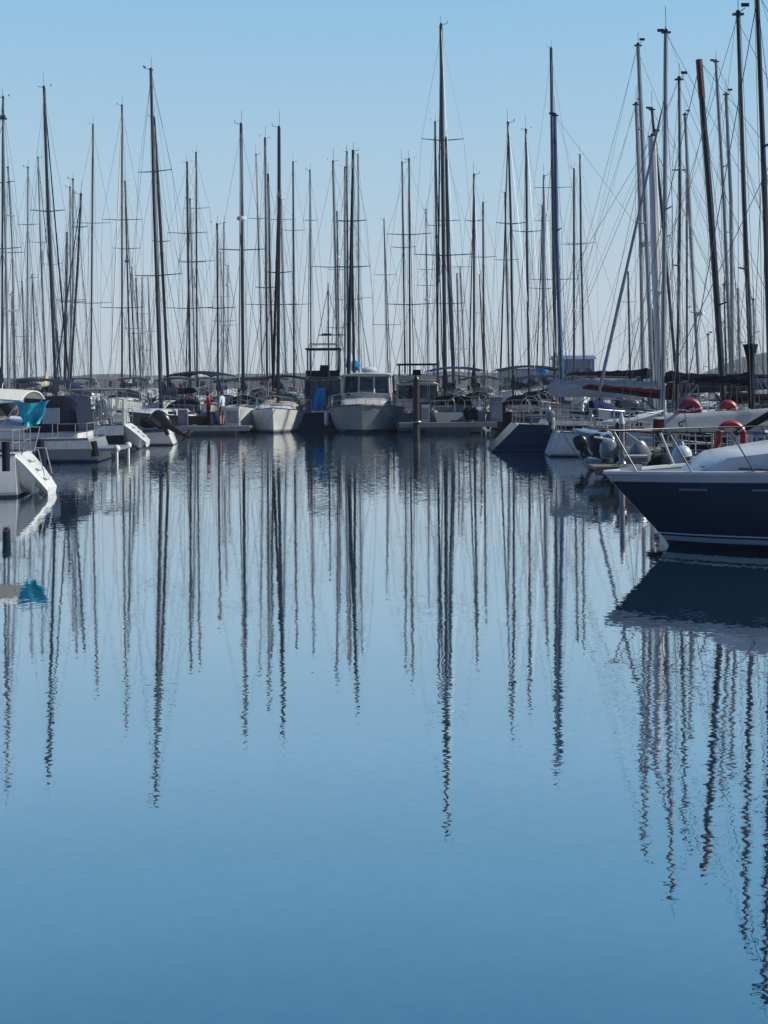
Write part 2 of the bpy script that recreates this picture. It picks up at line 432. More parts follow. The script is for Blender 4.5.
# ------------------------------------------------------------------ sailing yacht
HEAD = {'toward': -PI/2, 'away': PI/2, 'left': PI, 'right': 0.0}
MWK = .78
def sailboat(label, Y, mast, head='toward', yaw=0.0, L=9.5, B=3.1, fb=None, hullm=GEL, stripe=STRIPE, anti=ANTI, band=None,
             mw=3.0, mastm=ALU, spr=(), sprw=None, furl=None, furlfrac=1.0, cover=NAVYC, boom=True, boomlen=None, boomz=None, bag=.17, bagdrop=1.0,
             bim=None, hood=NAVYC, detail=1, seed=0, deckm=DECK, rake=.75, srake=-.35, mx=.07, radar=None, wires=True,
             mizzen=None, group=None, cat='sailing yacht', name='sailing_yacht', fenders=2, wheel_=True, gear=True, jibfoot=None, stay_r=.009, topgear=True, arch=False, trunkm=GEL, windows=3, mastname='mast', boomtilt=.02, lazy=False, bandh=.88, taper=1.0, bimh=1.85, bimw=.74, flare=.55, peak=None, tw=None, masttop_mat=None):
    rng = random.Random(seed*7+int(Y*13)+int(mast[0][0]))
    rz = HEAD[head]+math.radians(yaw)
    W = [P(a, b, Y) for a, b in mast]
    if W[-1].z > 1.6:
        d = (W[-1]-W[-2]) if len(W) > 1 else Vector((0,0,-1))
        d = d/abs(d.z); W.append(W[-1]+d*(W[-1].z-1.25))
    base = W[-1].copy()
    R = Matrix.Rotation(rz, 3, 'Z'); Ri = R.transposed()
    org = Vector((base.x, base.y, 0)) - R @ Vector((mx*L, 0, 0))
    e = empty(name, org, rz)
    tag(e, label, cat, group)
    if fb is None: fb = (L*.085+.05, L*.08, L*.115+.1)
    h = Hull(L, B, fb, rake=rake, srake=srake, tw=tw or rng.uniform(.62,.82), flare=flare)
    h.mesh(e, hullm, stripe, anti, band, bandh=bandh)
    h.deck(e, deckm, well=(.08,.30))
    h.rail(e, TEAK if rng.random() < .3 else ALUD, .022)
    ct = trunk(h, e, .33, .80, B*.62, .42, trunkm, nwin=windows)
    zc = h.z(.33)
    if detail:
        rails(h, e, ht=.6, n=5)
        for sg in (1, -1):
            co_ = MB().box((h.x(.21), sg*B*.30, zc+.09), (L*.22, .16, .22), top=.9).build('coaming', trunkm, e)
            MB().path([(h.x(.24), sg*B*.31, zc+.2), (h.x(.24), sg*B*.31, zc+.27), (h.x(.24), sg*B*.31, zc+.34)], [.07,.05,.065], 8).build('winch', STEEL, co_)
        MB().box((h.x(.42), 0, zc+.46), (.7, .6, .06)).build('hatch', GLASS, ct)
        MB().box((h.x(.68), 0, zc+.40), (.5,.5,.06)).build('hatch', GLASS, ct)
        if wheel_: wheel(e, h.x(.13), zc-.1, rng.uniform(.35,.5))
        if hood: sprayhood(e, h.x(.29), h.x(.44), B*.60, zc+.10, .85, hood)
        if bim: bimini(e, h.x(.02), h.x(.30), B*bimw, zc+.05, bimh, bim, arch=.18*bimw/.74)
        for k in range(fenders):
            sg = 1 if (k+seed) % 2 else -1
            fender(h, e, rng.uniform(.25,.7), sg, rng.choice([WPL,NAVYC,BLPL,WPL]))
        if arch:
            m = MB(); zt = zc+1.75
            for dx in (0, .35):
                m.path([(h.x(.01)+dx, -B*.33, zc-.1), (h.x(.0)+dx*.5, -B*.32, zt), (h.x(.0)+dx*.5, B*.32, zt), (h.x(.01)+dx, B*.33, zc-.1)], .02, 6)
            o = m.build('stern_arch', STEEL, e)
            MB().box((h.x(0)+.1, 0, zt+.05), (.7, B*.6, .04)).build('solar_panel', GLASS, o)
        if gear and rng.random() < .6:
            outboard('outboard_motor', e, (h.x(.0)+.02, rng.choice([-1,1])*B*.26, zc+.45), cowl=rng.choice([BPL,SPL,WPL]), s=.62)
        if gear and rng.random() < .55:
            m = MB(); y = rng.choice([-1,1])*B*.3
            m.ring((h.x(.005)-.05, y, zc+.38), .24, .055, 'x', a0=-.9, a1=PI+.9, n=14, k=6)
            m.build('horseshoe_buoy', rng.choice([WPL, ORNG, WPL, REDP]), e)
        if gear and rng.random() < .5:   # dodger cloths on the side rails
            for sg in (1,-1):
                m = MB()
                a, b = h.pt(.1,1,sg), h.pt(.27,1,sg)
                m.add([a+Vector((0,.01*sg,.05)), b+Vector((0,.01*sg,.05)), b+Vector((0,.01*sg,.56)), a+Vector((0,.01*sg,.56)),
                       a+Vector((0,-.01*sg,.05)), b+Vector((0,-.01*sg,.05)), b+Vector((0,-.01*sg,.56)), a+Vector((0,-.01*sg,.56))], [(0,1,2,3),(7,6,5,4),(0,4,5,1),(2,6,7,3),(1,5,6,2),(3,7,4,0)])
                m.build('weather_cloth', cover or NAVYC, e, smooth=False)
    # mast in local coordinates
    ML = [Ri @ (p-org) for p in W]
    ML[-1].z = h.z(.5)+.3
    r = mw*MWK*.5*Y/F
    rr = [r*.8]+[r]*(len(ML)-1)
    mt = MB().path(ML, rr, 8).build(mastname, mastm, e)
    if masttop_mat:
        k, mm = masttop_mat
        q = ML[0]; q2 = ML[0].lerp(ML[1], k)
        MB().path([q+Vector((0,0,.01)), q2], [r*1.04, r*1.06], 8).build('mast_top_section', mm, mt)
    def at(z):
        for a, b in zip(ML, ML[1:]):
            if b.z <= z <= a.z:
                return a.lerp(b, (a.z-z)/(a.z-b.z))
        return ML[0] if z > ML[0].z else ML[-1]
    top = ML[0]
    if topgear:
        g = MB(); g.path([top, top+Vector((.02,.05,rng.uniform(.5,1.0)))], .010, 4)
        g.path([top+Vector((0,0,.03)), top+Vector((.1,-.35*rng.choice([-1,1]),.10))], .014, 4)
        g.ell(top+Vector((0,0,.08)), (.07,.07,.07), 6, 4); g.box(top+Vector((0,0,.02)), (.3,.12,.05))
        q = top+Vector((.1,-.35,.10)); g.box(q+Vector((0,0,.08)), (.22,.02,.10))
        g.build('masthead_instruments', MBLK, mt)
    H = top.z-ML[-1].z
    if not spr: spr = rng.choice([(.52,), (.36,.68)])
    else:  # given as rows of the photograph
        spr = [((CAMZ+(HZ-s)*Y/F)-ML[-1].z)/H for s in spr]
    spr = sorted(spr)
    tips = {1: [], -1: []}
    for k, f in enumerate(spr):
        p = at(ML[-1].z+H*f); wdt = (sprw[len(spr)-1-k]*Y/F if sprw else B*(.34-.06*k))
        for sg in (1,-1):
            tip = p+Vector((-.16, sg*wdt, .07)); tips[sg].append(tip)
            MB().path([p, tip], [.034,.022], 5).build('spreader', mastm, mt)
    if wires:
        s_ = MB()
        for sg in (1,-1):
            cp = h.pt(.5+mx-.01, 1, sg)*1.0; cp.y *= .96
            hi = at(ML[-1].z+H*(.98 if furlfrac > .95 else furlfrac))
            s_.path([hi]+tips[sg][::-1]+[cp], stay_r, 3)
            s_.path([at(ML[-1].z+H*spr[0]), cp+Vector((-.35,0,0))], stay_r, 3)
            s_.path([at(ML[-1].z+H*spr[0]), cp+Vector((.35,0,0))], stay_r, 3)
            if len(spr) > 1: s_.path([at(ML[-1].z+H*spr[1]), tips[sg][0]], stay_r, 3)
        s_.build('shroud_wires', WIRE, e)
        st = h.pt(0, 1, 1); st.y = 0
        b = MB(); sp = Vector((st.x+.1, 0, st.z+2.2))
        b.path([top, sp], stay_r, 3); b.path([sp, h.pt(.01,1,1)], stay_r, 3); b.path([sp, h.pt(.01,1,-1)], stay_r, 3)
        b.build('backstay', WIRE, e)
        hl = MB()  # halyards beside the mast
        for dy in (-r-.05, r+.07): hl.path([top+Vector((.05,dy*.5,0)), at(ML[-1].z+H*.5)+Vector((.1,dy,0)), ML[-1]+Vector((.15,dy*1.6,.3))], .007, 3)
        hl.build('halyard', ROPED, mt)
    bow = h.pt(.985, 1, 1); bow.y = 0; bow.z += .05
    ft = at(ML[-1].z+H*furlfrac*.985)
    fo = MB().path([ft, bow], stay_r*1.2, 4).build('forestay', WIRE, e)
    if furl:
        fm, fr = furl if isinstance(furl, tuple) else (furl, .065)
        a = ft.lerp(bow, .05); b = ft.lerp(bow, .93); N = 14
        m = MB(); m.path([a.lerp(b, i/N)+Vector((0,0,0)) for i in range(N+1)], [fr*.35]+[fr*(.6+.45*i/N)*rng.uniform(.9,1.1) for i in range(1,N)]+[fr*.4], 7)
        m.build('furled_jib', fm, fo)
        MB().path([ft.lerp(bow,.945), ft.lerp(bow,.965)], .09, 8).build('furling_drum', BPL, fo)
    if boom:
        bl = boomlen or L*.37; bz = (boomz if boomz else zc+1.25)
        g = at(bz); g2 = g+Vector((-bl, 0, boomtilt*bl))
        bo = MB().path([g+Vector((-r,0,0)), g2], .06, 8).build('boom', mastm, e)
        MB().path([g2+Vector((.1,0,0)), Vector((g2.x+.4, 0, zc))], .014, 4).build('mainsheet', ROPE, bo)
        MB().path([g+Vector((-1.2,0,-.03)), Vector((g.x-.15,0,ML[-1].z+.1))], .022, 5).build('kicker', mastm, bo)
        MB().path([g2, top+Vector((-.05,0,0))], .005, 3).build('topping_lift', WIRE, bo)
        if cover:
            N = 18; secs = []; pk = rng.uniform(.25,.75) if peak is None else peak
            for i in range(N+1):
                u = i/N; p = g.lerp(g2, u*.97+.01)
                hh = bag*(1.55-.75*u*taper)*rng.uniform(.92,1.08)*(1.0 if 0 < i < N else .55); ww = bag*.62*(1.25-.5*u)
                ex_ = pk*max(0, 1-u/.16)**1.2 if taper == 1.0 else 0
                secs.append([(p.x+rng.uniform(-.015,.015), ww*(1+.5*ex_)*math.cos(a)*(.75 if math.sin(a) < 0 else 1-.5*min(1,ex_)*math.sin(a))+rng.uniform(-.015,.015), p.z+hh*.62+(hh+ex_)*math.sin(a)*(1 if math.sin(a) > 0 else .95/(1+ex_/hh))-.03*bagdrop+rng.uniform(-.012,.012)) for a in [2*PI*k/10 for k in range(10)]])
            sc = MB().loft(secs).build('sail_cover', cover, bo)
            if lazy:
                m = MB()
                for u in (.2,.45,.7):
                    for sg in (1,-1): m.path([g.lerp(g2,u)+Vector((0,sg*bag*.6,.05)), at(ML[-1].z+H*.55)], .005, 3)
                m.build('lazy_jacks', ROPE, sc)
    if radar:
        zz = CAMZ+(HZ-radar)*Y/F; p = at(zz)+Vector((.28,0,0))
        m = MB(); m.path([p+Vector((0,0,-.1)),p+Vector((0,0,-.08)),p+Vector((0,0,.08)),p+Vector((0,0,.12))], [.2,.26,.26,.15], 12); m.box(p+Vector((-.15,0,-.12)), (.35,.08,.04))
        m.build('radar_dome', WPL, mt)
    if mizzen:
        W2 = [P(a, b, Y-L*.36 if head == 'toward' else Y) for a, b in mizzen]
        M2 = [Ri @ (p-org) for p in W2]; M2[-1].z = h.z(.2)+.2
        m2 = MB().path(M2, r*.75, 7).build('mizzen_mast', mastm, e)
        MB().path([M2[-1]+Vector((0,0,1.1)), M2[-1]+Vector((-L*.18,0,1.2))], [.1,.07], 7).build('mizzen_boom', cover or mastm, m2)
    e['_h'] = 0; del e['_h']
    return e, h, org, R

# ------------------------------------------------------------------ water, far shore
SKY_AIR, SKY_DUST, SKY_OZ, SKY_STR, SUN_STR, EXPO, SKY_MIX = 1.0, .3, 3.0, .10, 5.0, 0.0, .88
def water():
    m = bpy.data.materials.new('water'); m.use_nodes = True
    nt = m.node_tree; b = nt.nodes['Principled BSDF']
    nt.nodes.remove(b)
    out = nt.nodes['Material Output']
    df = nt.nodes.new('ShaderNodeBsdfDiffuse'); df.inputs['Color'].default_value = (.010,.042,.078,1)
    gl = nt.nodes.new('ShaderNodeBsdfGlossy'); gl.inputs['Roughness'].default_value = 0; gl.inputs['Color'].default_value = (1,1,1,1)
    mxs = nt.nodes.new('ShaderNodeMixShader')
    nt.links.new(df.outputs[0], mxs.inputs[1]); nt.links.new(gl.outputs[0], mxs.inputs[2]); nt.links.new(mxs.outputs[0], out.inputs['Surface'])
    geo = nt.nodes.new('ShaderNodeNewGeometry'); dt = nt.nodes.new('ShaderNodeVectorMath'); dt.operation = 'DOT_PRODUCT'
    nt.links.new(geo.outputs['Incoming'], dt.inputs[0]); nt.links.new(geo.outputs['True Normal'], dt.inputs[1])
    fr = nt.nodes.new('ShaderNodeValToRGB'); el = fr.color_ramp.elements   # reflectance against grazing angle
    st = [(0,.97),(.05,.93),(.09,.87),(.17,.82),(.25,.72),(.35,.61),(.45,.49),(1,.05)]
    while len(el) < len(st): el.new(.5)
    for q,(p_,v_) in zip(el, st): q.position = p_; q.color = (v_,v_,v_,1)
    fr.color_ramp.interpolation = 'EASE'
    nt.links.new(dt.outputs['Value'], fr.inputs['Fac']); nt.links.new(fr.outputs['Color'], mxs.inputs['Fac'])
    tc = nt.nodes.new('ShaderNodeTexCoord')
    def slopes(sx, sy, scale, detail, amp):
        mp = nt.nodes.new('ShaderNodeMapping'); mp.inputs['Scale'].default_value = (sx, sy, 1)
        nz = nt.nodes.new('ShaderNodeTexNoise'); nz.inputs['Scale'].default_value = scale; nz.inputs['Detail'].default_value = detail
        nz.inputs['Roughness'].default_value = .5
        nt.links.new(tc.outputs['Object'], mp.inputs['Vector']); nt.links.new(mp.outputs['Vector'], nz.inputs['Vector'])
        sb = nt.nodes.new('ShaderNodeVectorMath'); sb.operation = 'SUBTRACT'; sb.inputs[1].default_value = (.5,.5,.5)
        nt.links.new(nz.outputs['Color'], sb.inputs[0])
        ml = nt.nodes.new('ShaderNodeVectorMath'); ml.operation = 'MULTIPLY'; ml.inputs[1].default_value = amp
        nt.links.new(sb.outputs[0], ml.inputs[0]); return ml
    a = slopes(1.0, 1.5, 11.0, 2.0, (.021,.032,0))
    c = slopes(.5, 1.0, 1.2, 1, (.005,.010,0))
    # calmer and livelier patches
    nz = nt.nodes.new('ShaderNodeTexNoise'); nz.inputs['Scale'].default_value = .12; nz.inputs['Detail'].default_value = 3
    mp = nt.nodes.new('ShaderNodeMapping'); mp.inputs['Scale'].default_value = (.22,1.3,1)
    nt.links.new(tc.outputs['Object'], mp.inputs['Vector']); nt.links.new(mp.outputs['Vector'], nz.inputs['Vector'])
    mr = nt.nodes.new('ShaderNodeMapRange'); mr.inputs['From Min'].default_value = .35; mr.inputs['From Max'].default_value = .65
    mr.inputs['To Min'].default_value = .45; mr.inputs['To Max'].default_value = 1.6
    nt.links.new(nz.outputs['Fac'], mr.inputs['Value'])
    sc = nt.nodes.new('ShaderNodeVectorMath'); sc.operation = 'SCALE'
    nt.links.new(a.outputs[0], sc.inputs[0]); nt.links.new(mr.outputs['Result'], sc.inputs['Scale'])
    s1 = nt.nodes.new('ShaderNodeVectorMath'); s1.operation = 'ADD'
    # a breath of wind over the far part of the basin
    br = slopes(.7, 1.3, 9.0, 2.0, (.012,.135,0)); sy = nt.nodes.new('ShaderNodeSeparateXYZ'); nt.links.new(tc.outputs['Object'], sy.inputs[0])
    my = nt.nodes.new('ShaderNodeMapRange'); my.interpolation_type = 'SMOOTHSTEP'; my.inputs['From Min'].default_value = 20; my.inputs['From Max'].default_value = 46
    nt.links.new(sy.outputs['Y'], my.inputs['Value'])
    bs = nt.nodes.new('ShaderNodeVectorMath'); bs.operation = 'SCALE'; nt.links.new(br.outputs[0], bs.inputs[0]); nt.links.new(my.outputs['Result'], bs.inputs['Scale'])
    s0 = nt.nodes.new('ShaderNodeVectorMath'); s0.operation = 'ADD'; nt.links.new(sc.outputs[0], s0.inputs[0]); nt.links.new(bs.outputs[0], s0.inputs[1])
    nt.links.new(s0.outputs[0], s1.inputs[0]); nt.links.new(c.outputs[0], s1.inputs[1])
    s2 = nt.nodes.new('ShaderNodeVectorMath'); s2.operation = 'ADD'; s2.inputs[1].default_value = (0,0,1)
    nt.links.new(s1.outputs[0], s2.inputs[0])
    nn = nt.nodes.new('ShaderNodeVectorMath'); nn.operation = 'NORMALIZE'
    nt.links.new(s2.outputs[0], nn.inputs[0]); nt.links.new(nn.outputs[0], gl.inputs['Normal'])
    g = MB(); g.add([(-900,-200,0),(900,-200,0),(900,900,0),(-900,900,0)], [(0,1,2,3)])
    o = g.build('water', m, smooth=False); tag(o, kind='structure')
water()

HAZE = .0003
if HAZE:
    m = bpy.data.materials.new('haze_air'); m.use_nodes = True; nt = m.node_tree
    for n in list(nt.nodes):
        if n.type != 'OUTPUT_MATERIAL': nt.nodes.remove(n)
    pv = nt.nodes.new('ShaderNodeVolumePrincipled'); pv.inputs['Color'].default_value = (.86,.95,1,1); pv.inputs['Density'].default_value = HAZE
    pv.inputs['Anisotropy'].default_value = 0.0
    nt.links.new(pv.outputs[0], nt.nodes['Material Output'].inputs['Volume'])
    g = MB().box((0,350,14), (1810,1110,30)); tag(g.build('haze', m, smooth=False), kind='stuff')

# ------------------------------------------------------------------ far shore
def shore():
    m = MB(); rng = random.Random(5)
    n = 90
    for i in range(n):   # rubble breakwater across the back of the basin
        x0 = -260+520*i/n; x1 = x0+520/n
        h0 = 2.0+rng.uniform(-.4,.5)
        m.add([(x0,300,-.5),(x1,300,-.5),(x1,306,h0),(x0,306,h0),(x1,312,h0),(x0,312,h0),(x1,320,-.5),(x0,320,-.5)], [(0,1,2,3),(3,2,4,5),(5,4,6,7),(0,3,5,7),(1,6,4,2)])
    tag(m.build('breakwater', ROCK, smooth=False), kind='structure')
    m = MB(); secs = []
    for i in range(41):
        x = 100+9*i; y = 700
        hh = 13*(1/(1+math.exp(-(x-196)/4)))*math.exp(-((x-215)/75)**2)+.6*math.sin(i*1.7)+1.2
        secs.append([(x,y-30,-1),(x,y-12,hh*.6),(x,y,hh),(x,y+60,hh*.8),(x,y+150,-1)])
    m.loft(secs, closed=False, caps=False); tag(m.build('hill', HILLM), kind='structure')
    m = MB(); secs = []
    for i in range(41):
        x = -420+12.5*i; hh = 3.6+.7*math.sin(i*.9)+.5*math.sin(i*2.3)
        secs.append([(x,640,-1),(x,646,hh),(x,670,hh*.9),(x,700,-1)])
    m.loft(secs, closed=False, caps=False); tag(m.build('far_shore', HILLM), kind='structure')
shore()
def shed(px, w_, d_, hh, Y, roofm, label, flat=False, name='harbour_building', wallm=BWALL, nw=5):
    b = P(px, 370, Y); e = empty(name, (b.x, Y, 0), 0); tag(e, label, 'building')
    MB().box((0,0,hh/2), (w_, d_, hh)).build('wall', wallm, e, smooth=False)
    r = MB()
    if flat: r.box((0,0,hh+.15), (w_+.6, d_+.6, .3))
    else:
        a = .12*hh; r.loft([[(-w_/2-.4,-d_/2-.4,hh),(-w_/2-.4,0,hh+a),(-w_/2-.4,d_/2+.4,hh)],[(w_/2+.4,-d_/2-.4,hh),(w_/2+.4,0,hh+a),(w_/2+.4,d_/2+.4,hh)]])
    r.build('roof', roofm, e, smooth=False)
    for k in range(nw):
        x = -w_/2+w_*(k+.5)/nw
        f = MB().box((x,-d_/2-.02,hh*.55), (w_/nw*.5, .08, hh*.32)).build('window', GLASS, e, smooth=False)
        MB().box((x,-d_/2-.08,hh*.37), (w_/nw*.56, .14, .08)).build('sill', BWALL, f, smooth=False)
shed(573, 6.0, 6, 5.2, 210, BROOF, 'square blue roofed harbour building behind the mast forest', nw=3, wallm=mat('shed_blue', (.10,.17,.28), .8, var=.15))
shed(530, 9, 6, 3.4, 190, BROOF, 'low grey flat roofed shed left of the blue roofed building', flat=True)

# ------------------------------------------------------------------ pontoons, piles
def pontoon(x0, x1, y0, y1, z=.5, label='', nfloat=None, along='x', boards=WOOD, cat='pontoon', fascia=FASC):
    e = empty('pontoon', ((x0+x1)/2, (y0+y1)/2, 0)); tag(e, label, cat)
    lx, ly = x1-x0, y1-y0
    MB().box((0,0,z-.04), (lx, ly, .08)).build('decking', boards, e, smooth=False)
    for sg in (1,-1):
        if lx >= ly: MB().box((0, sg*(ly/2+.03), z-.12), (lx, .05, .20)).build('edge_board', fascia, e, smooth=False)
        else: MB().box((sg*(lx/2+.03), 0, z-.12), (.05, ly, .20)).build('edge_board', fascia, e, smooth=False)
    n = max(1, int(max(lx, ly)/3.2))
    for i in range(n):
        u = (i+.5)/n-.5
        c = (u*lx, 0, .02) if lx >= ly else (0, u*ly, .02)
        d = (2.2, ly*.86, z*1.2) if lx >= ly else (lx*.86, 2.2, z*1.2)
        MB().box((c[0], c[1], z/2-.20), (d[0], d[1], z-.05+.25)).build('float', CONC, e, smooth=False)
    return e
_old_pontoon = pontoon
def pontoon(x0, x1, y0, y1, z=.5, label='', **k):
    e = _old_pontoon(x0, x1, y0, y1, z, label, **k)
    lx, ly = x1-x0, y1-y0
    n = max(2, int(min(max(lx, ly), 34)/2.6))
    for i in range(n):
        u = (i+.5)/n-.5; x, y = (u*lx, -ly/2+.12) if lx >= ly else (-lx/2+.12, u*ly)
        m = MB(); m.path([(x-.11,y,z+.09),(x+.11,y,z+.09)], .016, 5); m.path([(x,y,z),(x,y,z+.09)], .03, 6); m.build('cleat', STEEL, e)
    return e
def sag_line(label, a, b, drop, r=.012, m_=None, name='mooring_line'):
    a, b = Vector(a), Vector(b); c = (a+b)/2; n = 10
    o = MB().path([a.lerp(b, i/n)-c-Vector((0,0,drop*4*(i/n)*(1-i/n))) for i in range(n+1)], r, 5).build(name, m_ or ROPE)
    o.location = c; return tag(o, label, 'rope')
def pile(px, Y, ztop, r=.16, label='', m_=PILEM):
    b = P(px, 420, Y); e = empty('mooring_pile', (b.x, Y, 0)); tag(e, label, 'pile')
    MB().path([(0,0,-.8),(0,0,1),(0.01,0,ztop)], [r,r,r*.97], 12).build('shaft', m_, e)
    MB().path([(0,0,ztop),(0,0,ztop+.05),(0,0,ztop+.28)], [r*1.12,r*1.1,.02], 12).build('cap', WPL if m_ is not PILEM else BPL, e)
    MB().ring((0,0,.62), r*1.35, .035, 'z', n=14).build('guide_ring', STEEL, e)
Xf = lambda px, Y: P(px, 430, Y).x
pontoon(Xf(176,64.3), Xf(250,64.3), 64.2, 66.0, .42, 'pale edged floating pontoon where the two people stand')
pontoon(Xf(399,63.6), Xf(497,63.6), 63.5, 65.2, .55, 'pale edged floating pontoon right of the tarred pile')
pile(416.5, 63.2, 2.62, .165, 'thick black tarred pile at left end of pontoon, beside grey motor cruiser')
for k, (Y, a, b_) in enumerate([(77.5,-40,470),(103.5,-20,640),(129.5,-30,640)]):
    pontoon(Xf(a,Y), Xf(b_,Y), Y-.9, Y+.9, .5, ['long pontoon directly behind the front row of far boats','long pontoon between the middle rows of far yachts','long pontoon behind the farthest rows of yachts'][k])
pontoon(Xf(592,33.5), 16, 33.1, 34.1, .52, 'weathered timber finger pontoon ending behind the navy bow', boards=WOOD, fascia=WOOD)
pontoon(16.2, 18.2, 20, 74, .55, 'main walkway pontoon along the right side berths')
pile(621.5, 33.0, 1.62, .075, 'slim grey post on end of timber finger pontoon', m_=ALU)

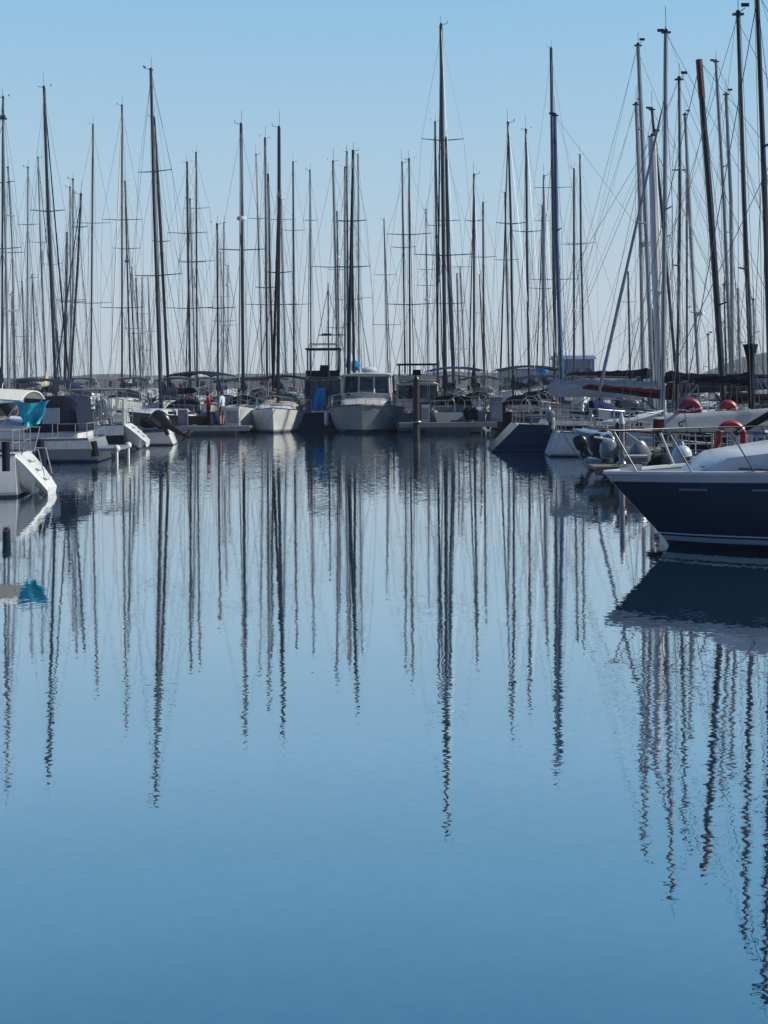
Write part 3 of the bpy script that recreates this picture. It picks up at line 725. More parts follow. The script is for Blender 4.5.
# ------------------------------------------------------------------ the far yachts: rows of masts
# (mast points, row distance, mast width px, tone, spreader rows, half widths px, extras, label)
T = {'g':ALU, 'd':ALUD, 'k':MBLK, 'w':ALUW, 'b':MBRN}
far = [
 ([(3,98),(2,360)], 84, 3, 'd', (180,246), (13,20), {'cover':NAVYC,'peak':1.4,'head':'away'}, 'yacht with tall dark mast at the left edge, white wind vane on top'),
 ([(8,168),(12,240),(15,370)], 97, 2.2,'g', (250,), (12,), {}, 'yacht with thin grey mast just right of the tall left edge mast'),
 ([(28,168),(27,370)], 97, 2.2,'g', (222,), (11,), {}, 'yacht with thin grey mast left of the tall leaning mast, shorter one of that pair'),
 ([(38,158),(41,250),(46,370)], 110, 2.3,'g', (240,), (10,), {'cover':CREAMC,'peak':1.6,'head':'away'}, 'yacht with slim grey mast close against left side of the tall leaning mast'),
 ([(44,88),(48,210),(55,372)], 71, 4, 'd', (209,), (17,), {}, 'yacht with tall dark mast leaning left, tallest of the left group'),
 ([(48,180),(58,372)], 123, 2.2,'g', (262,), (10,), {}, 'yacht with thin mast crossing behind the tall leaning dark mast'),
 ([(70,188),(71,370)], 110, 2.2,'g', (298,), (14,), {}, 'yacht with thin straight mast right of the stout bare dark mast'),
 ([(73,180),(73,290),(69,370)], 97, 2.4,'g', (300,), (13,), {}, 'yacht with grey mast bending left near its foot among the left group'),
 ([(81,195),(78,260),(71,372)], 84, 3, 'd', (225,), (8,), {}, 'yacht with dark mast raked right at its top, left of the brown mast'),
 ([(67,232),(65,372)], 71, 4.2,'k', (299,), (10,), {'topgear':False}, 'yacht with stout short black mast without masthead gear'),
 ([(93,125),(91,372)], 84, 2.6,'b', (221,301), (18,20), {}, 'yacht with slender brown tinted mast standing alone left of centre left'),
 ([(22,282),(25,368)], 136, 2,'g', (), None, {}, 'small yacht with very short mast far back near the left edge'),
 ([(32,275),(36,365)], 149, 2,'g', (275,), (6,), {}, 'small yacht with short T topped mast far back on the left'),
 ([(12,293),(14,366)], 149, 2.4,'g', (), None, {'radar':292}, 'small yacht with the shortest mast at far left, ball on top'),
 ([(53,286),(60,366)], 162, 2.2,'d', (), None, {}, 'small yacht with short dark mast right of the tall leaning mast'),
 ([(122,106),(122,370)], 97, 2.6,'b', (218,306), (20,22), {}, 'yacht with tall thin brown mast and wind vane arm, left of the crossed pair'),
 ([(125,182),(130,368)], 110, 2.4,'d', (247,), (14,), {'radar':259}, 'yacht with thin mast and small radar beside the tall brown mast'),
 ([(132,268),(134,368)], 136, 1.8,'g', (), None, {}, 'small yacht with short mast just right of the brown mast with radar'),
 ([(136,279),(140,368)], 149, 2.0,'d', (), None, {}, 'small yacht with short mast, second in the cluster before the crossed pair'),
 ([(142,278),(143,368)], 162, 1.8,'g', (), None, {}, 'small yacht with short straight mast in middle of the short cluster'),
 ([(148,278),(151,368)], 175, 1.8,'g', (), None, {}, 'small yacht with short mast nearest left of the tall crossed pair'),
 ([(151,70),(154,200),(160,380)], 69.5, 4.3,'d', (170,274), (20,28), {'bim':NAVYC,'cover':NAVYC,'head':'toward','L':9.5,'B':3.1,'yaw':-24,'hood':NAVYC,'bimh':2.35,'bimw':1.0}, 'white yacht with very tall dark mast, left mast of the crossed pair'),
 ([(154,118),(160,220),(168,378)], 84, 4.0,'k', (240,), (9,), {'bim':NAVYC}, 'yacht with black mast curving away right, right mast of the crossed pair'),
 ([(187,163),(188,250),(190,370)], 84, 3.0,'d', (232,307), (20,24), {}, 'yacht with dark mast, left one of the pair right of the crossed masts'),
 ([(190,200),(195,370)], 97, 2.2,'g', (261,), (14,), {}, 'yacht with thin mast squeezed between the pair right of the crossed masts'),
 ([(196,153),(197,372)], 110, 2.6,'d', (207,260), (13,18), {}, 'yacht with slim dark mast, right one of the pair left of the people'),
 ([(217,225),(218,372)], 97, 2.8,'d', (307,), (18,), {}, 'yacht with short dark mast rising above the two people'),
 ([(224,223),(223,370)], 123, 2.0,'g', (320,), (12,), {}, 'yacht with thin short mast just right of the mast above the people'),
 ([(221,253),(222,370)], 149, 2.0,'w', (), None, {}, 'small yacht with short white mast among the two short dark ones'),
 ([(228,266),(228,368)], 162, 1.6,'g', (), None, {'radar':284}, 'small yacht with radar dome on a short thin mast'),
 ([(241,125),(242,250),(243,372)], 71, 4.2,'d', (249,), (23,), {'radar':218,'bim':NAVYC,'cover':NAVYC,'arch':True}, 'yacht with tall dark mast carrying a radar dome halfway up'),
 ([(256,155),(259,260),(262,368)], 110, 1.8,'g', (218,), (10,), {}, 'yacht with very thin mast left of the three dark centre left masts'),
 ([(265,139),(267,372)], 84, 3.0,'d', (287,), (11,), {}, 'yacht with dark mast, leftmost of the three close masts behind the white bow'),
 ([(268,175),(270,280),(273,375)], 97, 3.2,'k', (304,), (26,), {}, 'yacht with black mast, middle of the three close masts behind the white bow'),
 ([(281,200),(283,280),(286,372)], 110, 2.3,'g', (219,), (14,), {}, 'yacht with thin mast just right of the black furled forestay'),
 ([(293,162),(294,372)], 84, 2.8,'d', (230,304), (12,18), {}, 'yacht with slim dark mast right of the white bow boat'),
 ([(310,171),(311,368)], 110, 2.4,'g', (220,), (7,), {}, 'yacht with solitary grey mast between the white bow and the flybridge'),
 ([(333,162),(335,240),(338,372)], 84, 3.2,'g', (267,), (24,), {}, 'yacht with grey mast, leftmost of the dense centre group'),
 ([(337,212),(339,370)], 110, 2.2,'d', (), None, {'radar':257}, 'yacht with shorter mast hugging the leftmost centre group mast'),
 ([(345,168),(345,370)], 97, 3.0,'g', (221,), (13,), {}, 'yacht with grey mast, third of the dense centre group'),
 ([(347,152),(348,372)], 110, 2.8,'d', (300,), (14,), {}, 'yacht with dark mast and wind vane, fourth of the dense centre group'),
 ([(353,152),(352,250),(354,372)], 84, 3.6,'k', (221,267), (14,18), {'furl':(NAVYC,.1),'L':9.5}, 'yacht with black mast and navy furled sail in centre group'),
 ([(358,155),(359,368)], 123, 2.4,'g', (298,), (14,), {}, 'yacht with thin grey mast, rightmost of the dense centre group'),
 ([(384,220),(386,300),(388,368)], 136, 1.8,'g', (275,325), (11,14), {}, 'yacht with solitary very thin mast above the motor cruiser'),
 ([(402,163),(405,370)], 97, 2.3,'d', (248,), (12,), {}, 'yacht with slim mast, left one of the twin pair left of the tallest mast'),
 ([(409,160),(410,370)], 84, 2.6,'d', (235,305), (22,24), {}, 'yacht with slim mast, right one of the twin pair left of the tallest mast'),
 ([(426,210),(428,370)], 123, 2,'g', (270,286), (8,10), {'radar':300}, 'yacht with thin T topped mast between twin pair and tallest mast'),
 ([(435,122),(438,370)], 97, 3.0,'d', (226,), (10,), {}, 'yacht with dark mast just left of the tallest mast'),
 ([(441,25),(443,200),(445,366)], 71, 5, 'd', (141,256), (21,30), {'peak':1.1,'bim':BLUEC,'cover':NAVYC,'L':11.5,'B':3.6,'furl':(NAVYC,.06),'bimh':2.3,'bimw':.8,'head':'away'}, 'white yacht with the tallest dark mast and royal blue bimini'),
 ([(446,138),(448,260),(453,372)], 84, 4,'k', (), None, {}, 'yacht with black mast leaning against right of the tallest mast'),
 ([(457,273),(459,370)], 136, 2.6,'g', (), None, {'topgear':False}, 'small yacht with short grey mast right of the tallest mast, left one'),
 ([(460,267),(465,370)], 149, 2.0,'g', (267,), (14,), {}, 'small yacht with short T topped mast right of the tallest mast'),
 ([(474,175),(474,250),(474,370)], 84, 3.0,'d', (222,), (9,), {'cover':BLACKC,'peak':1.5,'head':'away'}, 'yacht with dark mast above the black sail heap'),
 ([(479,275),(481,320),(484,370)], 162, 2.2,'d', (314,), (6,), {}, 'small yacht with short dark mast between two taller ones right of centre'),
 ([(483,203),(484,370)], 97, 2.8,'d', (258,), (13,), {}, 'yacht with slim dark mast right of the mast above black sail heap'),
 ([(505,193),(507,290),(509,370)], 110, 2.3,'d', (261,), (12,), {}, 'yacht with thin mast above the blue bimini, leftmost of three'),
 ([(508,123),(511,230),(513,378)], 71, 3.2,'d', (225,), (15,), {'bim':NAVYC,'hood':BLUEC,'bimh':2.35,'bimw':1.0,'head':'away'}, 'yacht with grey mast, middle of three above the blue bimini'),
 ([(526,130),(527,250),(529,378)], 84, 3.4,'d', (233,), (15,), {'bim':BLUEC,'cover':NAVYC,'hood':BLUEC}, 'white yacht with broad navy bimini and slim dark mast left of blue hull'),
 ([(542,206),(543,372)], 136, 2.0,'g', (222,), (8,), {}, 'yacht with thin mast behind the grey one left of the blue mast'),
 ([(544,176),(544,370)], 97, 3.6,'g', (290,), (16,), {}, 'yacht with pale grey stout mast left of the tall blue mast'),
 ([(551,48),(553,190),(555,362)], 84, 4.6,'d', (189,281), (19,24), {'L':11}, 'yacht with very tall dark mast left of the blue mast'),
 ([(574,169),(574,358)], 97, 3.0,'d', (246,), (13,), {'radar':312}, 'yacht with dark mast and radar above the blue roofed building, left one'),
 ([(580,155),(581,250),(584,362)], 110, 2.6,'d', (245,), (15,), {}, 'yacht with thin dark mast above the blue roofed building, right one'),
 ([(628,272),(630,368)], 149, 2.8,'d', (304,), (8,), {}, 'small yacht with short dark mast left of the big right hand masts'),
]
used = {}
hulls = [GEL, GREYG, GEL, NAVYH, BLACKH, GEL2, GREENH, BLUEH, GEL]
covers = [NAVYC, NAVYC, BLUEC, NAVYC, BLACKC, NAVYC, GREENC, BLACKC, GREYC]
rs = random.Random(3)
for i, (pts, Y, mw, tone, spr, sw, ex, lab) in enumerate(far):
    ex = dict(ex)
    H = (CAMZ+(HZ-pts[0][1])*Y/F)
    L = ex.pop('L', min(12.5, max(6.5, H*.68)))
    Ye = Y
    bx = P(*pts[-1], Y).x
    # keep neighbouring hulls of a row apart
    if Y != 69.5:
     for tryY in (Y, Y+13, Y-13, Y+26, Y+39, Y+52, Y+65, Y+78):
        if tryY < 70: continue
        xx = P(*pts[-1], tryY).x
        if all(abs(xx-q) > 3.0 for q in used.get(tryY, [])):
            Ye = tryY; bx = xx; break
    used.setdefault(Ye, []).append(bx)
    B = ex.pop('B', min(3.4, .22*L+.85))
    if L > 10.8: L = min(L, 11.5)
    hd = ex.pop('head', 'toward' if (i*7+int(Ye)) % 3 else 'away')
    cov = ex.pop('cover', covers[rs.randrange(len(covers))])
    bm = ex.pop('bim', NAVYC if rs.random() < .8 else None)
    sailboat(lab, Ye, pts, hd, ex.pop('yaw', rs.uniform(-5,5)), L=L, B=B, hullm=hulls[rs.randrange(len(hulls))], mw=mw, mastm=T[tone], spr=spr, sprw=sw,
             cover=cov, bim=bm, seed=i, furl=ex.pop('furl', (rs.choice([NAVYC,GREYC,WHITEC,BLUEC]),.05) if rs.random() < .45 else None),
             stay_r=.009*(Ye/70)**.5, detail=1 if Ye < 135 else 0, fenders=2 if Ye < 90 else 0, **ex)

# ------------------------------------------------------------------ right hand berths
MWK = .9
T['u'] = mat('mast_blue', (.012,.06,.20), .5, var=.2)
def right_boat(label, Y, mast, head, mw, tone, **k):
    return sailboat(label, Y, mast, head, k.pop('yaw', 0), mw=mw, mastm=T.get(tone, ALU), seed=k.pop('seed', int(Y)), **k)
LGREY = mat('sail_bag_light_grey', (.34,.375,.41), .8, var=.08, scale=3, bump=.4)
# big pale mast, stern to the channel, light grey sail bag on its boom
e3, h3, o3, R3 = right_boat('blue hulled yacht with stout pale mast and light grey sail bag', 49.4, [(652,137),(655,230),(661,392)], 'right', 10.8, 'w',
    L=10, B=3.4, hullm=BLUEH, stripe=STRB, fb=(1.02,.95,1.25), srake=-1.0, cover=LGREY, bag=.235, taper=.12, boomlen=4.35, boomz=2.12, spr=(293,), sprw=(18,), mx=.06, hood=BLUEC, wires=True, fenders=0, bagdrop=2.5, gear=False)
q_ = Matrix.Rotation(-e3.rotation_euler.z, 3, 'Z') @ (P(661, 293, 49.2)-e3.location)
MB().ell(q_, (.09,.09,.07), 12, 8).build('glint_ball', mat('chrome', (.9,.9,.9), .06, 1.0, var=.01), e3)  # chrome ball added at the spreader to catch a sun glint
# white yacht, bow to the channel, furled jib running up to the right
e4, h4, o4, R4 = right_boat('white yacht, bow beside the blue hull, with grey furled jib', 42.6, [(666,33),(665,200),(663,392)], 'left', 5.2, 'g',
    L=8.5, B=3.0, fb=(.95,.92,1.12), cover=NAVYC, bag=.12, peak=.15, boomlen=4.2, boomz=2.62, furl=(GREYC,.06), furlfrac=.86, spr=(212,), sprw=(12,), mx=.21, hood=NAVYC, lazy=True, fenders=0, rake=.4)
right_boat('yacht with raked grey mast and long whip aerial, left of the pale stout mast', 53.2, [(638,46),(645,200),(652,374)], 'right', 5.0, 'g',
    L=9.5, B=3.2, cover=NAVYC, bag=.13, peak=.15, boomlen=3.6, boomz=2.75, spr=(132,226), sprw=(5,7), hullm=GEL, mx=-.06)
right_boat('yacht with straight grey mast ending below its taller raked neighbour', 57, [(636,105),(640,200),(643,372)], 'right', 4.2, 'g', L=10, B=3.2, cover=BLUEC, spr=(225,), sprw=(7,), radar=246, mx=-.1)
right_boat('yacht with thin grey mast slanting down right behind the straight tall one', 61, [(652,110),(661,200),(676,372)], 'left', 3.4, 'd', L=10, B=3.2, cover=NAVYC, spr=(240,), sprw=(12,))
right_boat('yacht with very tall raked black mast, dark red at the top', 39.0, [(699,60),(710,200),(722,374)], 'left', 7.4, 'k', L=10, B=3.2, cover=BLACKC, bag=.12, peak=.1, spr=(308,), sprw=(18,),
    masttop_mat=(.27, mat('mast_dark_red', (.10,.012,.016), .4, var=.2)), furl=None, mx=.15, topgear=False)
right_boat('yacht with tall slim black mast and flared black boot near deck level', 35.8, [(738,15),(744,200),(750,345)], 'right', 5.4, 'k', L=9, B=3.0, cover=NAVYC, peak=.1, boomlen=1.6, boomz=2.6, bag=.12,
    spr=(272,), sprw=(10,), topgear=True, mx=-.12, hood=BLUEC)
right_boat('yacht with stout black mast at the right edge of the scene', 31.6, [(757,-8),(765,200),(770,360)], 'left', 6.4, 'k', L=7.5, B=2.7, cover=NAVYC, bag=.11, peak=.1, spr=(150,), sprw=(16,), mx=.17, fb=(.75,.72,.95), hood=NAVYC)
right_boat('yacht with grey mast bent back at its head, right of the red topped mast', 66, [(716,62),(724,200),(731,372)], 'left', 4.0, 'g', L=11, B=3.4, cover=BLUEC, spr=(170,), sprw=(10,))
right_boat('yacht with grey mast and crosswise vane, nearer one right of the red topped mast', 63, [(726,95),(731,200),(733,390)], 'right', 4.4, 'g', L=10, B=3.3, cover=GREYC, spr=(235,), sprw=(9,))
right_boat('yacht with thin dark mast and maroon boom cover, right of the big straight mast', 46.1, [(679,80),(680,200),(677,395)], 'right', 3.4, 'd', L=9.5, B=3.0, cover=MAROON, boomlen=3.35, boomz=1.98, bag=.13, boomtilt=.13, spr=(172,268), sprw=(14,12), mx=-.05, hood=NAVYC)
right_boat('yacht with grey mast between thin dark mast and the red topped mast', 74, [(685,115),(690,220),(698,368)], 'right', 3.8, 'g', L=10, B=3.2, cover=WHITEC, spr=(240,315), sprw=(10,10), radar=316)
right_boat('yacht with thinnest dark mast behind the grey one, no gear on top', 78, [(687,172),(687,358)], 'left', 2.4, 'd', L=9, B=3.0, spr=(310,), sprw=(8,))
right_boat('yacht with short stout grey mast right of the paired grey masts', 82, [(738,288),(740,368)], 'left', 3.0, 'g', L=8, B=2.8, topgear=False)
right_boat('yacht with short thin mast near the right edge behind the flared black boot', 86, [(753,300),(755,368)], 'left', 2.0, 'g', L=7.5, B=2.7)
right_boat('yacht with short thin mast behind lower part of the red topped mast', 90, [(708,335),(709,368)], 'right', 2.0, 'g', L=7, B=2.6)
right_boat('yacht with short mast just right of the lower red topped mast', 86, [(724,285),(726,368)], 'right', 2.2, 'd', L=8, B=2.7)
right_boat('yacht with dark blue furled sail on a short mast left of the pale stout mast', 70.5, [(651,308),(656,375)], 'right', 4.5, 'k', L=8, B=2.8, topgear=False, cover=NAVYC)
# tall blue mast at the left end of the right hand berths
right_boat('yacht with long blue mast curving right, right of the very tall far mast', 56, [(555,116),(557,250),(562,384)], 'left', 4.2, 'u', L=9.5, B=3.1, spr=(232,), sprw=(8,), cover=BLUEC, mx=.33, hullm=GREYG, stay_r=.008)

# flared boot on the slim black mast
def flare(px, Y, y0, y1, y2, r):
    a, b, c = P(px, y0, Y), P(px, y1, Y), P(px+1, y2, Y)
    for o in C.objects:
        if o.get('label') == 'yacht with tall slim black mast and flared black boot near deck level': root = o
    M = Matrix.Rotation(-root.rotation_euler.z, 3, 'Z')
    a, b, c = [M @ (q-root.location) for q in (a, b, c)]
    MB().path([a+Vector((0,0,.02)), a, b, c], [r*1.02, r, r*.45, r*.4], 10).build('mast_boot', BLACKC, root)
flare(750.5, 35.6, 345, 362, 408, .20)

# ---- navy hulled motor yacht in front
def navy_cruiser():
    Y = 21.8; X0 = 3.68+5.0; e = empty('motor_yacht', (X0, Y, 0), PI); tag(e, 'large navy hulled motor yacht with grey coach roof, bow pointing left in the foreground', 'motor yacht')
    h = Hull(10, 3.3, (1.36,1.33,1.22), rake=1.12, tw=.86, tm=.45, flare=.9, draft=.45, power=2.6)
    band = mat('rubbing_band_blue_grey', (.30,.37,.43), .35, var=.08)
    h.mesh(e, NAVYH, mat('boot_line_grey', (.34,.38,.40), .35, var=.08), mat('bottom_paint_dark', (.012,.02,.03), .6, var=.3), band, n=40, bandh=.895, f1=.085, f2=.15)
    h.deck(e, GREYG); h.rail(e, mat('gunwale_white', (.5,.53,.56), .3), .035, 'gunwale', n=40)
    m = MB()   # thin white line above the waterline
    for sg in (1,-1):
        m = MB().path([h.pt(i/40, .185, sg)+Vector((0,sg*.004,0)) for i in range(41)], .012, 4); m.build('white_line', WPL, e)
    for px0, px1 in ((673,700),(742,772)):   # short chrome strips high on the topside
        for sg in (1,-1):
            xa = X0 - P(px0, 488, 21.2).x; xb = X0 - P(px1, 488, 21.2).x
            pts = []
            for i in range(5):
                x = xa+(xb-xa)*i/4; t = (x+5+.04)/10
                pts.append(h.pt(t, .80, sg)+Vector((.0, sg*.008, 0)))
            MB().path(pts, .016, 5).build('trim_strip', STEEL, e)
    # raised coach roof: rises from the foredeck aft
    m = MB(); secs = []
    for i in range(29):
        u = i/28; t = .86-.66*u; x = h.x(t); w_ = min(1.25, h.w(t)*.82)*(1 if u > .02 else .8); zb = h.z(t)-.03
        hh = min(.80, .03+.24*min(1, u/.07)+.80*u)
        secs.append([(x,-w_,zb),(x,-w_*.93,zb+hh*.86),(x,-w_*.86,zb+hh*.95),(x,0,zb+hh),(x,w_*.86,zb+hh*.95),(x,w_*.93,zb+hh*.86),(x,w_,zb)])
    m.loft(secs); ct = m.build('coach_roof', GEL, e)
    wsx = h.x(.42)
    m = MB(); w_ = 1.05; zb = h.z(.4)+.72
    m.loft([[(wsx+.7,-w_*.9,zb),(wsx+.7,w_*.9,zb),(wsx+.64,w_*.9,zb-.03),(wsx+.64,-w_*.9,zb-.03)],[(wsx-.4,-w_*.86,zb+.62),(wsx-.4,w_*.86,zb+.62),(wsx-.46,w_*.86,zb+.59),(wsx-.46,-w_*.86,zb+.59)]])
    m.build('windscreen', GLASS, e)
    MB().ell((h.x(.60),0,h.z(.6)+.68), (.28,.28,.05), 14, 5).build('hatch', GLASS, ct)
    for sg in (1,-1):
        for k in range(2):
            t = .60-.14*k; x = h.x(t)
            MB().ell((x, sg*(min(1.2,h.w(t)*.80)*.965+.005), h.z(t)+.23), (.20,.02,.07), 14, 6).build('porthole', GLASS, ct)
    # bow rail: long horizontal top rail with raked stanchions
    zt = 1.95
    m = MB()
    for sg in (1,-1):
        top = [Vector((h.pt(t,1,sg).x, h.pt(t,1,sg).y*.98, zt-.02*t)) for t in (.3,.45,.6,.75,.88,.97)]
        tip = Vector((h.x(1)+.02, 0, zt)); m.path(top+[tip], .011, 6)
        for t in (.36,.52,.66,.78,.87,.95):
            p = h.pt(t,1,sg); q = Vector((h.pt(t+.035,1,sg).x, h.pt(min(1,t+.035),1,sg).y*.98, zt-.02*t)); m.path([p,q], .013, 5)
    m.build('bow_rail', ALUD, e)
    m = MB().path([h.pt(.62,1,1)+Vector((0,.02,0)), h.pt(.64,.9,1)+Vector((0,.05,0)), h.pt(.70,.9,1)+Vector((0,.04,.02)), h.pt(.76,1,1)+Vector((0,0,.1))], .018, 5)
    m.build('mooring_line', ROPED, e)
    m = MB().path([h.pt(.66,1,1)+Vector((0,0,.05)), h.pt(.72,1,1)+Vector((0,.03,.05)), h.pt(.80,1,1)+Vector((0,-.2,.08))], .014, 5); m.build('mooring_line', ROPED, e)
    MB().box((h.x(.955),0,h.z(.95)+.07), (.34,.12,.12)).build('anchor_roller', STEEL, e)
    # cleats, stem head
    for sg in (1,-1): MB().path([(h.x(.84)-.12,sg*.5,h.z(.84)+.1),(h.x(.84)+.12,sg*.5,h.z(.84)+.1)], .018, 5).build('cleat', STEEL, e)
navy_cruiser()

# ---- yacht moored behind it, stern to the channel, with long grey sail bag (mast beyond the frame)
e2, h2, o2, R2 = right_boat('white yacht moored behind the navy motor yacht, long grey sail bag with small dark emblem', 28.2, [(905,-120),(912,380)], 'right', 7, 'w', L=10.0, B=3.3, fb=(1.0,.98,1.2), hullm=GREYG, cover=None, boom=False, mx=.02, hood=None, fenders=0, gear=False)
for t_ in (.03,.10,.17,.26,.36): fender(h2, e2, t_, -1, NAVYC, ln=.6, r=.13); fender(h2, e2, t_+.03, 1, WPL)  # fenders added to break up this hull's pale reflection in the water
def bag2():
    Ri = Matrix.Rotation(-e2.rotation_euler.z, 3, 'Z')
    a, b = P(665, 424, 28.0), P(905, 412, 28.0)
    a, b = Ri @ (a-e2.location), Ri @ (b-e2.location)
    bo = MB().path([a-Vector((.03,0,.16)), b-Vector((0,0,.2))], .06, 8).build('boom', ALU, e2)
    secs = []; N = 16
    for i in range(N+1):
        u = i/N; p = a.lerp(b, u); hh = .20*(1+.3*u)*(1.0+.04*math.sin(i*2.1)); ww = .13
        secs.append([(p.x+.03*math.sin(i), p.y+ww*math.cos(q)*(1.15 if math.sin(q) < 0 else .7), p.z+hh*math.sin(q)) for q in [2*PI*k/12 for k in range(12)]])
    sc = MB().loft(secs).build('sail_bag', LGREY, bo)
    q = Ri @ (P(681,424,27.82)-e2.location)
    MB().ring((q.x,q.y,q.z), .045, .016, 'y', a0=.5, a1=5.9, n=14, k=5).build('emblem', BPL, sc)
    MB().ell((q.x+.06,q.y,q.z+.07), (.022,.012,.03), 8, 5).build('emblem', BPL, sc)
    q0 = Ri @ (P(735,434,27.6)-e2.location); q1 = Ri @ (P(800,398,27.6)-e2.location)
    MB().path([q0,q1], [.06,.10], 8).build('spinnaker_pole_bag', BLACKC, e2)
bag2()

def horseshoe(px, py, Y, r, m_, label, rz=0, tube=.085, inv=False, text=False, rim=None):
    p = P(px, py, Y); e = empty('horseshoe_lifebuoy', p, rz); tag(e, label, 'lifebuoy')
    secs = []; a0, a1 = (-.55, PI+.55); n = 18
    if inv: a0, a1 = (-.25, PI+.25)
    pts = [Vector((r*math.cos(a0+(a1-a0)*i/n), 0, r*1.05*math.sin(a0+(a1-a0)*i/n))) for i in range(n+1)]
    if inv: pts = [Vector((pts[0].x*1.35,0,pts[0].z-.22))]+pts+[Vector((pts[-1].x*1.35,0,pts[-1].z-.22))]
    MB().path(pts, [tube*.7]+[tube]*(len(pts)-2)+[tube*.7], 9).build('foam_ring', m_, e)
    if not inv:
        MB().ell((0,.02,0), (r*.75,.05,r*.8), 14, 8).build('cover', m_, e)
        if rim: MB().path([p_*1.13 for p_ in pts[1:n//2+1]], .022, 5).build('reflective_edge', rim, e)
    if text:
        t = MB()
        t.box((-.06,-.088,.0), (.12,.02,.035)); t.box((.06,-.088,.03), (.035,.02,.08)); t.box((.01,-.088,.04), (.08,.02,.02))
        t.build('marking', WPL, e)
    MB().path([(0,0.03,-r*1.1),(0,.05,r*1.2)], .014, 5).build('bracket', STEEL, e)
    for f in (.28,.72) if inv else (.2,.8):
        i_ = int(len(pts)*f); q = pts[i_]; q2 = q.lerp(pts[i_+1], .55)
        MB().path([q, q2], tube*1.08, 9).build('reflective_band', WPL, e)
    return e
horseshoe(690, 410.5, 29.6, .19, MAGP, 'magenta horseshoe lifebuoy with white marking above the grey sail bag', text=True, rim=WPL, tube=.095)
horseshoe(728, 410, 29.9, .13, REDP, 'bright red lifebuoy with white edge bands above the grey sail bag', rim=WPL, tube=.10)
horseshoe(731, 437, 26.0, .25, REDP, 'red open horseshoe lifebuoy hanging below the grey sail bag on the rail', inv=True, tube=.075)
tag(MB().path([P(697,417.5,29.2),P(706,415.5,29.2),P(716,416,29.2),P(738,415,29.2)], [.03,.06,.05,.03], 8).build('rolled_cloth', ORNG), 'orange rolled cloth between the two lifebuoys', 'cloth')
tag(MB().ell(P(682,455,25.6), (.20,.18,.20), 14, 8).ell(P(682,445,25.6), (.05,.05,.08), 8, 5).build('ball_fender', mat('fender_pale_blue', (.40,.52,.62), .4)), 'pale blue ball fender behind the navy yacht foredeck', 'fender')

# ---- tenders and outboards behind the finger pontoon
def dinghy(label, px, py, Y, L, rz, m_=GREYG, inside=RUB, name='inflatable_dinghy'):
    p = P(px, py, Y); e = empty(name, (p.x, Y, 0), rz); tag(e, label, 'dinghy')
    w_ = L*.23; r = L*.062
    for sg in (1,-1):
        MB().path([(-L*.5,sg*w_,.20),(-L*.42,sg*w_,.22),(L*.15,sg*w_,.24),(L*.34,sg*w_*.8,.30),(L*.46,sg*w_*.38,.38),(L*.49,0,.41)], [r*.25,r,r,r,r,r], 10).build('tube', m_, e)
    MB().box((0,0,.13), (L*.84,w_*1.8,.05)).build('floor', inside, e); MB().box((-L*.40,0,.28), (.05,w_*1.9,.34)).build('transom_board', inside, e)
    MB().box((L*.02,0,.34), (.24,w_*2,.03)).build('thwart', WOOD, e)
    return e
dinghy('grey inflatable dinghy with silver outboard behind the finger pontoon', 640, 470, 36.2, 2.9, PI, GREYG)
for t_, m__ in ((.90,NAVYC),(.80,BLACKC),(.70,NAVYC),(.60,WPL)): fender(h4, e4, t_, 1, m__, ln=.5, r=.12)
outboard('outboard_motor', None, P(652, 458, 34.6)+Vector((0,0,.0)), rz=.25, tilt=-.55, cowl=SPL, s=.95)
tag(bpy.data.objects['outboard_motor.%03d' % 0] if False else [o for o in C.objects if o.name.startswith('outboard_motor') and o.parent is None][-1], 'silver outboard motor tilted up, right of the grey post', 'outboard motor')
o_ = outboard('outboard_motor', None, P(617, 460, 34.8), rz=.1, tilt=-.15, cowl=SPL, s=.9, label='upright grey outboard motor just left of the grey post'); tag(o_, cat='outboard motor')
o_ = outboard('outboard_motor', None, P(594, 455, 38.6), rz=PI*.9, tilt=.35, cowl=BPL, s=.95, label='black outboard motor behind the white hull stem'); tag(o_, cat='outboard motor')
def heap(label, px, py, Y, w_, hh, m_, name='tarpaulin'):
    p = P(px, py, Y); rng = random.Random(px); secs = []
    for i in range(9):
        u = -1+2*i/8; k = max(.04, 1-abs(u)**1.7)
        secs.append([(u*w_/2, -.3*k-.05, 0)]+[(u*w_/2+rng.uniform(-.02,.02), -.28*k*math.cos(a), hh*k*math.sin(a)*rng.uniform(.9,1.1)) for a in (.5,1.0,1.5,2.1,2.6)]+[(u*w_/2,.3*k+.05,0)])
    o = MB().loft(secs).build(name, m_); o.location = p; return tag(o, label, 'tarpaulin')
heap('black tarpaulin heaped beside the navy yacht bow rail', 662, 468, 27.5, .75, .30, BLACKC)
# life ring, buckets and gear boxes around the right berths
def crate(label, px, py, Y, d, m_, name='deck_box'):
    p = P(px, py, Y); e = empty(name, p, random.uniform(-.3,.3)); tag(e, label, 'box')
    MB().box((0,0,d[2]/2), d, top=.96).build('body', m_, e, smooth=False); MB().box((0,0,d[2]+.02), (d[0]*1.04,d[1]*1.04,.05)).build('lid', WPL, e, smooth=False)
crate('grey deck box on timber finger pontoon right of the post', 636, 468.5, 33.6, (.55,.35,.3), GREYG)

# ------------------------------------------------------------------ left hand berths
el, hl, ol, Rl = sailboat('white yacht with sunlit white stern and turquoise cloth, cut off by left edge', 32.0, [(-330,-160),(-325,400)], 'left', 3, L=10.5, B=3.3, tw=.58, flare=.3, fb=(1.03,1.0,1.25), srake=0, hullm=GEL, stripe=STRIPE, cover=None, boom=False, hood=None, fenders=0, mx=.0, wires=False, gear=False, arch=False)
